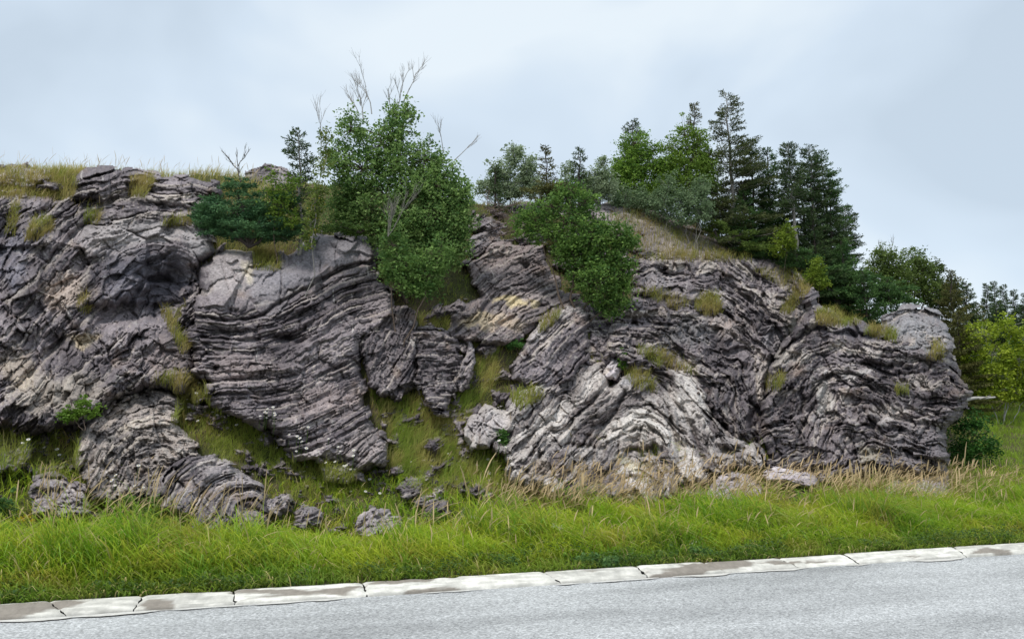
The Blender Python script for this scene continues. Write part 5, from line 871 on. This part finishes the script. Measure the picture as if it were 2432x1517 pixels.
for i, (bx, by, hw, hh, lb) in enumerate([(1185, 1345, 34, 12, 'left of the tan grass'), (1420, 1338, 46, 10, 'below the tan grass'), (690, 1372, 30, 12, 'under the central block'), (470, 1386, 46, 9, 'under the curved slabs'), (1650, 1322, 22, 14, 'beside the cream flowered weed'), (210, 1400, 30, 12, 'near the left frame edge')]):
    Yw = float(terrain_Y(np.array([bx]), np.array([by + 4.]))[0][0]); rw_ = random.Random(i)
    leafy('leafy_plant', 'low green weed patch behind the kerb, ' + lb, (bx, by + 6), Yw, [(bx + rw_.uniform(-1, 1) * hw, by - rw_.uniform(0, 14), hw * rw_.uniform(.2, .5), hh * rw_.uniform(.5, 1), rw_.uniform(-.05, .2)) for k in range(5)], ((.07, .16, .05), (.18, .31, .09)), .036 + .01 * (i % 2), .8, 'brown', 560 + i, cat='plant', seat=1, trunk_r=.003, clump=.06, stems=2, group='weed patches behind the kerb')
# flowering plants
def flower(name, cat, group, label, pos, hgt, head, seed, yellow):
    rs = random.Random(seed); e = empty(name, pos, label, cat, group)
    return e
def daisy_meshes():
    V, Ft = tubes([(np.array([[0, 0, 0], [.01, 0, .1], [.015, 0, .2]]), .003, .002)], 4); st = npmesh('stem', V, Ft, np.tile((.1, .18, .03), (len(V), 1)))
    pv = []; pf = []
    for k in range(12):
        a = k * math.pi / 6; d = np.array([math.cos(a), math.sin(a) * .8, math.sin(a) * .6]); s = np.array([-math.sin(a), math.cos(a) * .8, math.cos(a) * .6]); c = np.array([.015, -.005, .2])
        pv += [c + d * .004, c + d * .014 + s * .0042, c + d * .024, c + d * .014 - s * .0042]; pf.append([4 * k, 4 * k + 1, 4 * k + 2, 4 * k + 3])
    ph = npmesh('petals', pv, pf, np.tile((.85, .85, .82), (len(pv), 1)))
    a = np.linspace(0, 2 * math.pi, 8, endpoint=False); cv = [[.015 + .006 * math.cos(t), -.009 + .005 * math.sin(t), .2 + .004 * math.sin(t)] for t in a] + [[.015, -.014, .203]]
    ch = npmesh('flower_centre', cv, [[i, (i + 1) % 8, 8] for i in range(8)], np.tile((.7, .45, .03), (9, 1)))
    return st, ph, ch
dm = daisy_meshes(); proto = None
DZ = [(630, 990, 30, 12), (450, 960, 14, 30), (760, 1075, 60, 20), (800, 1110, 70, 25), (700, 1050, 60, 25), (1140, 1110, 60, 40), (1090, 1080, 40, 20), (600, 1010, 70, 15), (900, 1100, 60, 20), (520, 1000, 60, 15), (90, 1060, 50, 25), (860, 1150, 60, 30), (1180, 1080, 15, 20), (300, 1150, 30, 20), (1210, 1160, 60, 12)]
for k in range(96):
    z_ = DZ[k % len(DZ)]; px_, py_ = random.gauss(z_[0], z_[2] * .7), random.gauss(z_[1], z_[3] * .8); Yd = gbY(px_, py_) - .05; pos = unproj(px_, py_, Yd) - np.array([0, 0, .1])
    wh = ('below the central block' if 560 < px_ < 960 else 'between the cracked dome and the central block' if 240 < px_ <= 560 else 'left of the cracked dome' if px_ <= 240 else 'left of the pale slabs')
    e = empty('daisy', pos, 'white daisy in the grass ' + wh, 'daisy', 'white daisies ' + wh); e.scale = [random.uniform(.8, 1.25)] * 3; e.rotation_euler = (0, 0, random.uniform(-.6, .6))
    if proto is None: proto = [link('stem', dm[0], M['leaf'], e), link('petals', dm[1], M['leaf'], e), link('flower_centre', dm[2], M['leaf'], e)]
    else:
        for c_ in proto: c2_ = c_.copy(); C.objects.link(c2_); c2_.parent = e
def umbel(name, label, base, Y, heads, colr, seed, group=None, n=60, sz=.014):
    nr = np.random.RandomState(seed); rs = random.Random(seed); B = unproj(base[0], base[1], Y); sg = []; P = []
    for (hx, hy, r_px) in heads:
        c = unproj(hx, hy, Y); r = r_px * Y / F; sg.append((curve(B, c, .03, .03, 6, rs), .004, .002)); P.append(c + nr.normal(size=(n, 3)) * np.array([r, r, r * .6]) * .5)
    P = np.concatenate(P); V, Fq = leafquads(P, sz, .6, seed, .9); root = empty(name, B, label, 'wildflower', group)
    Vt, Ft = tubes(sg, 4); link('stem', npmesh('stem', Vt - B, Ft, np.tile((.1, .18, .04), (len(Vt), 1))), M['leaf'], root)
    link('flower_head', npmesh('flower_head', V - B, Fq, np.repeat(np.array(colr) * nr.uniform(.8, 1.15, (len(P), 1)), 4, 0), smooth=False), M['leaf'], root)
umbel('goldenrod', 'yellow goldenrod at the far left edge of the verge grass', (60, 1290), 8.6, [(52, 1228, 10), (66, 1222, 9), (75, 1232, 7)], (.62, .45, .03), 1)
umbel('goldenrod', 'yellow goldenrod clump below the cracked dome rock', (300, 1300), 8.9, [(292, 1243, 9), (322, 1246, 9), (266, 1248, 5)], (.62, .45, .03), 2)
umbel('white_wildflower', 'small white flowered weed in the verge at centre right near the kerb', (1632, 1340), 9.4, [(1625, 1292, 8), (1640, 1282, 8), (1655, 1300, 7), (1612, 1305, 6)], (.75, .76, .6), 3, n=16)
umbel('white_wildflower', 'white flowered weed in the verge grass at the right', (2190, 1290), 11.0, [(2175, 1248, 8), (2190, 1235, 8), (2200, 1228, 7), (2172, 1265, 7), (2188, 1258, 7), (2205, 1245, 6)], (.75, .78, .68), 4, n=18)
umbel('white_wildflower', 'flat cream flower cluster in the middle of the verge grass', (1320, 1290), 9.2, [(1312, 1244, 8), (1326, 1248, 7)], (.75, .74, .62), 5, n=22)
